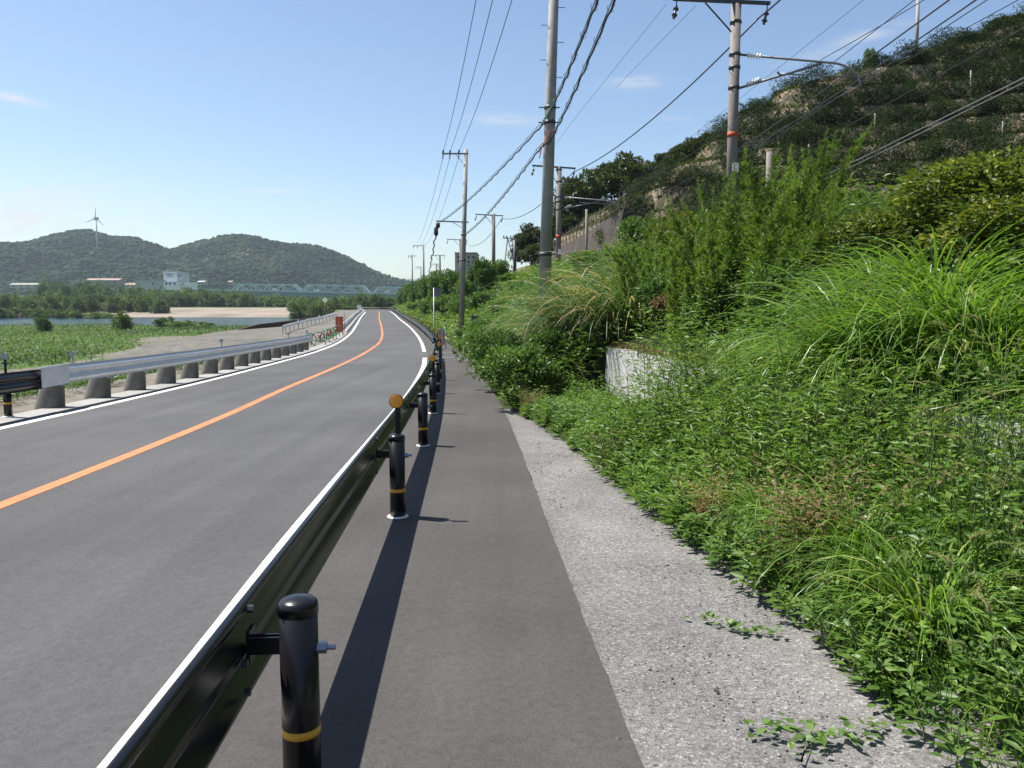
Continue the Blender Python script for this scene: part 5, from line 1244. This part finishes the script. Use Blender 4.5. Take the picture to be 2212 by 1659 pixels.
# bright low grass with foxtails, lower right
n_ = 5200; B = scatter(n_, 2.0, 9, lambda y: xV(y) + .12, lambda y: xW(y) + .3, 1.0)
parts = [blades(B, rng.random(n_) * 6.283, rng.uniform(.22, .52, n_), rng.uniform(.8, 1.5, n_), rng.uniform(-.9, .4, n_), rng.uniform(.005, .010, n_), np.clip(rng.normal(.45, .2, n_), 0, .9), 0, 5)]
n2 = 260; B2 = scatter(n2, 2.1, 5.2, lambda y: xV(y) + .1, lambda y: xV(y) + 1.5, 1.0); d2 = B2[:, 0] - xV(B2[:, 1]); hz_ = rng.uniform(.26, .50, n2) + .80 * d2; ln = rng.normal(0, .12, (n2, 2)); T2 = B2 + np.concatenate([ln, hz_[:, None]], 1)
parts.append(thin_stems(B2, T2, .0022, 0, .4))
az = np.arctan2(ln[:, 1], ln[:, 0]); Lh = rng.uniform(.06, .10, n2); m_ = 40; ang = np.array([0, 1.257, 2.513, 3.77, 5.027]); rings = []
def hp(t):
    bend = t * 1.0; return T2 + np.stack([np.cos(az) * Lh * t * bend, np.sin(az) * Lh * t * bend, Lh * t * (1 - .5 * bend)], -1)
for k in range(8):       # bending seed head: a soft core with fine bristles
    t = k / 7; rr_ = .0075 * math.sin(math.pi * min(.98, .12 + .86 * t)) ** .6
    for a_ in ang: rings.append(hp(t) + np.array([math.cos(a_) * rr_, math.sin(a_) * rr_, 0]))
v = np.stack(rings, 1).reshape(-1, 3); b0_ = np.arange(n2)[:, None] * 40
f = np.concatenate([b0_ + np.array([[5 * i + j, 5 * i + (j + 1) % 5, 5 * i + 5 + (j + 1) % 5, 5 * i + 5 + j]]) for i in range(7) for j in range(5)])
hr = rng.random(n2); parts.append((v, f, np.repeat(hr, 40), 1))
for k in range(m_):
    t = (k + .5) / m_; c = hp(t)
    for s_i in range(3): parts.append(sprig(c, rng.random(n2) * 6.283, rng.uniform(.2, .9, n2), .017, .0022, hr, 1))
me = np_mesh('foxtail_grass', parts, [M['leaf_grass'], M['fox']])
link('foxtail_grass', me, M['leaf_grass'], label='low bright grass with bristly foxtail seed heads along the gravel edge', cat='grass', kind='stuff')

TUS = [tussock(330, 1.3, .026, M['leaf_grass'], 1), tussock(320, 1.2, .024, M['leaf_grass'], 2), tussock(520, 1.7, .026, M['leaf_misc'], 3, .09, .22, (1.05, 1.55), (-1.5, -.4)), tussock(480, 1.6, .026, M['leaf_misc'], 4, .20, .22, (.9, 1.5), (-1.4, -.3))]
GLD = [feathery(10, 1.9, M['leaf_gold']), feathery(8, 1.7, M['leaf_gold'], .25), feathery(12, 2.1, M['leaf_gold'], .36)]
def plant(name, me, px, pyy, Y, s, label, cat, group, mats=None, zoff=0, tilt=(0, 0)):
    """stands a plant on the bank where the sight line at distance Y has it"""
    x = float(at(px, pyy, Y)[0]); z = float(zt(x, Y)); o = bpy.data.objects.new(name, me); COL.objects.link(o)
    o.location = (x, Y, z + zoff); o.rotation_euler = (tilt[0], tilt[1], random.random() * 6.28); o.scale = (s, s, s)
    return setp(o, label, cat, group)
TUS.append(tussock(280, 1.2, .021, M['leaf_grass'], 5, .08, .2, (.45, 1.35), (-1.55, -.7)))
gg = 'bright arching grass tufts on top of the wall'
for (px, Y, s, k, lb) in ((1700, 8.6, 1.0, 0, 'arching grass tuft left end of the bright clump above the wall'), (1790, 7.9, 1.15, 1, 'big arching grass tuft spilling down over the wall'), (1880, 7.5, 1.2, 0, 'tall arching grass tuft in the middle of the bright clump'),
                          (1985, 7.0, 1.15, 1, 'arching grass tuft right of the middle in the bright clump'), (2080, 6.8, 1.1, 0, 'arching grass tuft in front of the broadleaf shrub'), (2170, 6.4, 1.1, 1, 'arching grass tuft at the right border of the clump'),
                          (1930, 8.6, 1.1, 1, 'arching grass tuft behind the tall middle one'), (2060, 7.9, 1.1, 0, 'arching grass tuft half under the broadleaf shrub'), (1655, 9.2, .8, 1, 'darker grass tuft hanging beside the brown litter'), (1600, 10.0, .6, 0, 'small grass tuft nearest the exposed pale wall'),
                          (1760, 6.9, .8, 0, 'small bright tuft at the wall front under the big one'), (2205, 6.0, .7, 1, 'small bright tuft low at the right edge'), (1850, 6.5, .85, 1, 'bright tuft draped low over the wall face'), (1960, 6.2, .8, 0, 'bright tuft draped lowest over the wall face')):
    plant('grass_tuft', TUS[k], px, 0, Y, s, lb, 'grass tuft', gg, zoff=.0)
for i, (px, Y, s_, lb) in enumerate(((1905, 4.6, .62, 'bright fountain of grass right of the dried brown weed'), (1960, 4.2, .55, 'bright grass fountain lower right of the dried weed'), (1530, 8.2, .5, 'light grass tuft in the leafy weeds by the gravel corner'), (1690, 5.6, .5, 'light grass tuft left of the dried brown weed'), (1420, 9.6, .5, 'light grass tuft below the exposed pale wall'),
                                    (2080, 3.7, .6, 'bright grass tuft among foxtails at the lower right'), (2160, 4.4, .7, 'bright grass tuft at the right edge among foxtails'), (1800, 6.4, .6, 'light grass tuft in front of the draping tufts'))):
    plant('grass_tuft', TUS[i % 2], px, 0, Y, s_, lb, 'grass tuft', 'grass tufts among the weeds', zoff=.12)
spill = ('farthest', 'second farthest', 'third farthest', 'middle one', 'third nearest', 'second nearest', 'nearest')
for i, y in enumerate((9.4, 8.8, 8.2, 7.6, 7.0, 6.5, 4.4)):
    o = bpy.data.objects.new('grass_tuft', TUS[4]); COL.objects.link(o); o.location = (float(xW(y)) + .10 + .12 * (i % 3), y, .80); o.rotation_euler = (0, 0, i * 1.9); s_ = .85 + .09 * (i % 4); o.scale = (s_, s_, s_)
    setp(o, '%s of the grass tufts draping down over the wall edge' % spill[i], 'grass tuft', 'grass tufts draping over the wall')
for (px, Y, s, k, lb) in ((1225, 18.5, 1.5, 2, 'drooping pampas tuft at the shaded end of the bank'), (1270, 17.3, 1.4, 2, 'drooping pampas tuft right of the shaded one'), (1330, 16.2, 1.25, 3, 'tan streaked pampas tuft bending over the wall end'), (1385, 15.6, 1.2, 3, 'tan streaked pampas tuft rooted on the wall top'),
                          (1255, 21.5, 1.5, 3, 'pale pampas tuft farther back towards the thick pole'), (1310, 20.5, 1.4, 2, 'pampas tuft behind the tan streaked ones'), (1185, 21, 1.2, 2, 'pampas tuft closest to the thick pole'), (1365, 19, 1.4, 3, 'pale pampas tuft under the brown wall'), (1440, 17, 1.3, 2, 'pampas tuft left of the feathery plants')):
    plant('pampas_tuft', TUS[k], px, 0, Y, s * (.88 if Y > 19.5 or px < 1230 else 1.12), lb, 'pampas grass', 'pampas tufts on the bank')
gl = []
for i, (px, Y, s) in enumerate(((1700, 11.6, 1.15), (1640, 12.2, 1.1), (1570, 12.6, 1.0), (1510, 13.2, 1.05), (1450, 14.2, 1.0), (1400, 15.2, .95), (1760, 12.0, 1.0), (1735, 13.5, 1.25), (1600, 14.5, 1.15), (1530, 15.5, 1.1), (1475, 17, 1.1), (1660, 10.6, .95), (1560, 11.4, .9), (1830, 11.5, .85), (1790, 10.6, .8), (1490, 12, .8), (1722, 15, 1.55))):
    lbs = ('tallest feathery plant topping the middle of the bank', 'feathery plant left of the tallest one', 'feathery plant above the dead brown vine', 'feathery plant left of the dead brown vine', 'feathery plant above the pampas tufts', 'leftmost feathery plant under the brown wall', 'feathery plant right of the tallest one', 'feathery plant behind the tallest, under the short post',
           'feathery plant in front of the nearest mast', 'feathery plant left below the nearest mast', 'feathery plant near the brown wall fence', 'shorter feathery plant before the tallest one', 'dark feathery plant rising beside the dead vine', 'feathery plant beside the broadleaf shrub', 'low feathery plant over the grass tufts', 'low feathery plant behind the pale wall litter', 'tallest thin feathery shoot reaching up by the short post')
    plant('feathery_plant', GLD[i % 3], px, 0, Y, s, lbs[i], 'tall weed', 'tall feathery weeds on the bank', tilt=(rng.normal(0, .13), rng.normal(0, .16)))
for (px, pt, Y, w, k, lb) in ((1620, 520, 12.8, 150, 'bush1', 'leafy bush in the dark gap among the feathery plants'), (1470, 560, 13.6, 150, 'bush0', 'leafy bush below the left feathery plants'), (1790, 470, 13, 170, 'bush0', 'leafy bush between the feathery plants and broadleaf shrubs'), (1540, 600, 11.6, 150, 'bush1', 'leafy bush around the dead brown vine'), (1400, 520, 17.5, 130, 'bush1', 'leafy bush under the end of the brown wall'), (1690, 600, 10.4, 140, 'bush0', 'leafy bush just above the left end of the bright clump')):
    put_tree_px(k, px, pt, Y, w, lb, cat='bush', group='leafy bushes among the tall weeds')
# broadleaf shrubs upper right
make_tree('shrub0', 'broadleaf_shrub', 90, 5200, (1.2, 1.2, 1.1), .13, .5, 'leaf_shrub', .04, .3, rc=.28, fill=.5, low=.3, updir=.2)
make_tree('shrub1', 'broadleaf_shrub', 80, 4800, (1.2, 1.2, 1.1), .14, .48, 'leaf_shrub', .04, .3, rc=.32, fill=.55, low=.3, updir=.2)
for (px, pt, Y, w, k, lb) in ((2150, 296, 9.3, 340, 'shrub0', 'large glossy broadleaf shrub at the upper right edge'), (2010, 400, 9.6, 280, 'shrub1', 'glossy broadleaf shrub left of the largest one'), (2190, 470, 8.2, 300, 'shrub1', 'shaded broadleaf shrub low at the right edge'), (1920, 480, 10.4, 220, 'shrub0', 'darkest broadleaf shrub next to the feathery plants'), (2080, 345, 11.2, 280, 'shrub0', 'broadleaf shrub behind the others, against the orchard'),
                              (1650, 430, 15.5, 200, 'shrub1', 'broadleaf bush in front of the nearest mast foot'), (1750, 390, 17, 180, 'shrub0', 'broadleaf bush right of the nearest mast foot'), (1480, 440, 19, 180, 'shrub1', 'broadleaf bush left of the nearest mast foot')):
    put_tree_px(k, px, pt, Y, w, lb, cat='shrub', group='broadleaf shrubs on the bank')
# dead vine, dry weeds, litter on the wall
def dryweed(seed):
    n_ = 9; base = g_(n_, .05); base[:, 2] = 0; return np_mesh('dry_weed', weed_parts(base, rng.uniform(.45, .80, n_), 150, .030, .7, 0, 1, .4, (.2, 1.2)), [M['leaf_dry'], M['drystem']])
DRY = [dryweed(1), dryweed(2)]
for (px, pyy, Y, s, lb) in ((1790, 1250, 4.7, 1.35, 'dried brown seed weed standing in the lower green growth'), (1890, 870, 6.6, 1.5, 'dried tan weed before the grass tufts'), (1560, 1420, 6.0, .8, 'small dried weed near the gravel edge'), (1335, 1040, 8.6, .7, 'small dry weed at the gravel corner'), (1150, 850, 13.6, .8, 'dry weed at the front of the leaning bush')):
    plant('dry_weed', DRY[px % 2], px, 0, Y, s, lb, 'dry weed', 'dried brown weeds')
mb = MB(); P0 = [at(x, y, Y) for x, y, Y in ((1418, 655, 13.2), (1450, 648, 12.9), (1490, 662, 12.5), (1530, 685, 12.1), (1560, 705, 11.9))]
n_ = 1500; t = rng.random(n_) * 3.999; i = t.astype(int); fr = (t - i)[:, None]; Pn = np.array(P0); C = Pn[i] * (1 - fr) + Pn[i + 1] * fr + g_(n_, .055)
me = np_mesh('dead_vine', [sprig(C, rng.random(n_) * 6.28, rng.normal(-.4, .6, n_), rng.uniform(.05, .11, n_), .03, np.clip(rng.random(n_) * .45, 0, 1), 0), thin_stems(Pn[:-1], Pn[1:], .012, 1)], [M['leaf_dry'], M['drystem']])
link('dead_vine', me, M['leaf_dry'], label='dead brown vine drooping across the green bank', cat='vine')
n_ = 2600; y = 8.5 + 6.3 * rng.random(n_); x = xW(y) + rng.uniform(.0, .55, n_); z = .80 + .10 * rng.random(n_)
me = np_mesh('leaf_litter', [sprig(np.stack([x, y, z], -1), rng.random(n_) * 6.28, rng.normal(0, .5, n_), rng.uniform(.06, .16, n_), .03, np.clip(rng.random(n_) * .35, 0, 1), 0)], [M['leaf_dry']])
link('leaf_litter', me, M['leaf_dry'], label='dead brown leaf litter along the top of the pale wall', cat='leaf litter', kind='stuff')
# creepers on the gravel
def creeper(pts, n, L, label, seed):
    P = np.array([at(a, b_, 1) for a, b_ in pts]); Q = []
    for a, b_ in pts:
        d = ray(a, b_); Ys = np.linspace(2, 12, 2000); k = np.argmax(H + d[2] * Ys - zr(Ys) < .01); Q.append((d[0] * Ys[k], Ys[k], zr(Ys[k]) + .03))
    Q = np.array(Q); t = rng.random(n) * (len(Q) - 1.001); i = t.astype(int); fr = (t - i)[:, None]; C = Q[i] * (1 - fr) + Q[i + 1] * fr + g_(n, .035) * [1, 1, .3]
    C[:, 2] = np.maximum(C[:, 2], zr(C[:, 1]) + .012)
    az = rng.random(n) * 6.28
    me = np_mesh('creeper', [sprig(C, az, rng.normal(.15, .25, n), L * rng.uniform(.6, 1.2, n), L * .62, np.clip(rng.normal(.5, .2, n), 0, 1), 0, fold=.1), thin_stems(Q[:-1] - [0, 0, .015], Q[1:] - [0, 0, .015], .004, 1)], [M['leaf_weed'], M['stem']])
    o = link('creeper', me, M['leaf_weed'], label=label, cat='creeper'); return o
creeper([(1625, 1575), (1690, 1580), (1740, 1590), (1800, 1600), (1860, 1580), (1930, 1560)], 60, .055, 'round leaved creeper trailing over the gravel at the bottom', 1)
creeper([(1515, 1340), (1560, 1352), (1600, 1362), (1650, 1372), (1690, 1370)], 38, .05, 'smaller creeper reaching out over the gravel', 2)
creeper([(1730, 1650), (1745, 1600), (1760, 1570)], 14, .045, 'short upright creeper shoot at the bottom edge', 3)

# ------------------------------------------------------------------ left side growth
parts = []
b5 = scatter(3600, 9, 48, lambda y: xL(y) - 9, lambda y: xL(y) - 1.9, 1.0)
keep = np.array([mnoise.noise(Vector((p[0] * .35, p[1] * .22, 1.7))) for p in b5]) > -.22; b5 = b5[keep | (b5[:, 1] < 15)]
parts += weed_parts(b5, rng.uniform(.2, .55, len(b5)), 12, .14, .4, 0, 1, .3)
n_ = 60000; y = 40 + 104 * rng.random(n_); x = -(.20 * y + 10) - rng.random(n_) * (.55 * y + 14); z = zt(x, y)
pn = np.array([mnoise.fractal(Vector((a * .06, b_ * .04, 3.1)), 1.0, 2.0, 4) for a, b_ in zip(x, y)]); t = xL(y) - 1.5 - x
bare = ((y < 59 + 174 * (x / y + .575) + 26 * pn) & (pn > -.42) & (rng.random(len(y)) < .96)) | (z < -3.3) | ((t < TB(y) + .8) & (y > 55))
B = np.stack([x, y, z], -1)[~bare]; n_ = len(B)
pb = np.array([mnoise.fractal(Vector((a * .10, b_ * .05, 8.8)), 1.0, 2.0, 3) for a, b_ in B[:, :2]])
hgt_ = .35 + 1.1 * np.maximum(pb, 0)
parts.append(sprig(B + g_(n_, .1) + np.array([0, 0, .5]) * (np.maximum(pb, 0) * rng.random(n_))[:, None], rng.random(n_) * 6.28, rng.uniform(.2, 1.2, n_), rng.uniform(.16, .40, n_), rng.uniform(.06, .17, n_), np.clip(.42 - .55 * pb + rng.normal(0, .2, n_), 0, 1), 2))
me = np_mesh('riverside_grass', parts, [M['leaf_weed'], M['stem'], M['leaf_far']])
link('riverside_grass', me, M['leaf_weed'], label='patchy green grass and weeds on the flood plain left of the road', cat='grass', kind='stuff')
for (px, pt, Y, w, lb) in ((262, 668, 118, 42, 'round willow bush standing alone by the water'), (92, 674, 118, 30, 'thin young tree by the water at the left'), (358, 682, 128, 48, 'low wide bush right of the lone willow'), (395, 690, 124, 60, 'low sprawling bush by the river bend'), (430, 692, 130, 60, 'low brushy growth near the dark parapet')):
    put_tree_px('willow2', px, pt, Y, w, lb, cat='bush', name='willow_bush')
SH = [np_mesh('sapling', weed_parts(g_(5, .06) * [1, 1, 0], rng.uniform(.7, 1.1, 5), 26, .09, .35, 0, 1, .25), [M['leaf_weed'], M['stem']])]
for (px, pyy, Y, s, lb) in ((425, 745, 40, 1.3, 'spindly yellow green sapling behind the silver rail'), (318, 770, 33, .8, 'small weed showing over the silver rail'), (366, 745, 40, .7, 'thin upright weed farther along the silver rail'), (560, 735, 50, .9, 'small weed by the end of the silver rail')):
    p = at(px, pyy, Y); o = bpy.data.objects.new('sapling', SH[0]); COL.objects.link(o); o.location = (p[0], Y, float(zt(p[0], Y))); hh_ = max(.8, p[2] + .3 - o.location.z); o.scale = (s, s, hh_); setp(o, lb, 'sapling', 'saplings behind the silver rail')
# far bank: every tree and bush a thing
gfar = 'trees on the far river bank'; k3 = ('willow0', 'willow1', 'willow2'); nf = 0
def fars(pxs, topfn, Y, w, lb):
    for px in pxs:
        put_tree_px(k3[rng.integers(3)], px + rng.normal(0, 4), topfn(px) + rng.normal(0, 2.0), Y + rng.normal(0, 8), w * rng.uniform(.8, 1.25), lb, group=gfar if False else lb, cat='tree')
fars(np.arange(-20, 345, 19), lambda p: np.interp(p, [0, 100, 200, 340], [634, 636, 632, 637]), 330, 34, 'light green bushy tree in the near row on the left far bank')
fars(np.arange(-10, 240, 22), lambda p: np.interp(p, [0, 100, 240], [662, 666, 674]), 268, 34, 'low dark bush at the water edge of the far bank')
fars(np.arange(90, 520, 24), lambda p: np.interp(p, [90, 150, 260, 400, 520], [607, 606, 616, 622, 627]), 520, 36, 'dark tree in the back row before the far buildings')
fars(np.arange(330, 660, 20), lambda p: np.interp(p, [330, 480, 560, 660], [630, 628, 634, 640]), 440, 36, 'green tree behind the far gravel bar')
fars(np.arange(640, 870, 17), lambda p: np.interp(p, [640, 720, 760, 860], [644, 636, 632, 636]), 330, 34, 'leafy tree in the row beyond the far bend of the road')
fars(np.arange(640, 745, 20), lambda p: np.interp(p, [640, 700, 745], [652, 648, 656]), 262, 34, 'leafy bush at the tip of the gravel bar')

# ------------------------------------------------------------------ air
hz_m, n, l, b = newmat('haze_air')
n.remove(b); pv = n.new('ShaderNodeVolumePrincipled'); pv.inputs['Color'].default_value = (.74, .87, 1, 1); pv.inputs['Density'].default_value = .00009; pv.inputs['Anisotropy'].default_value = .2
l.new(pv.outputs[0], n['Material Output'].inputs['Volume'])
mb = MB(); mb.box((-200, 1990, 75), (4800, 4440, 164)); hz = mb.build('haze', hz_m, kind='stuff')
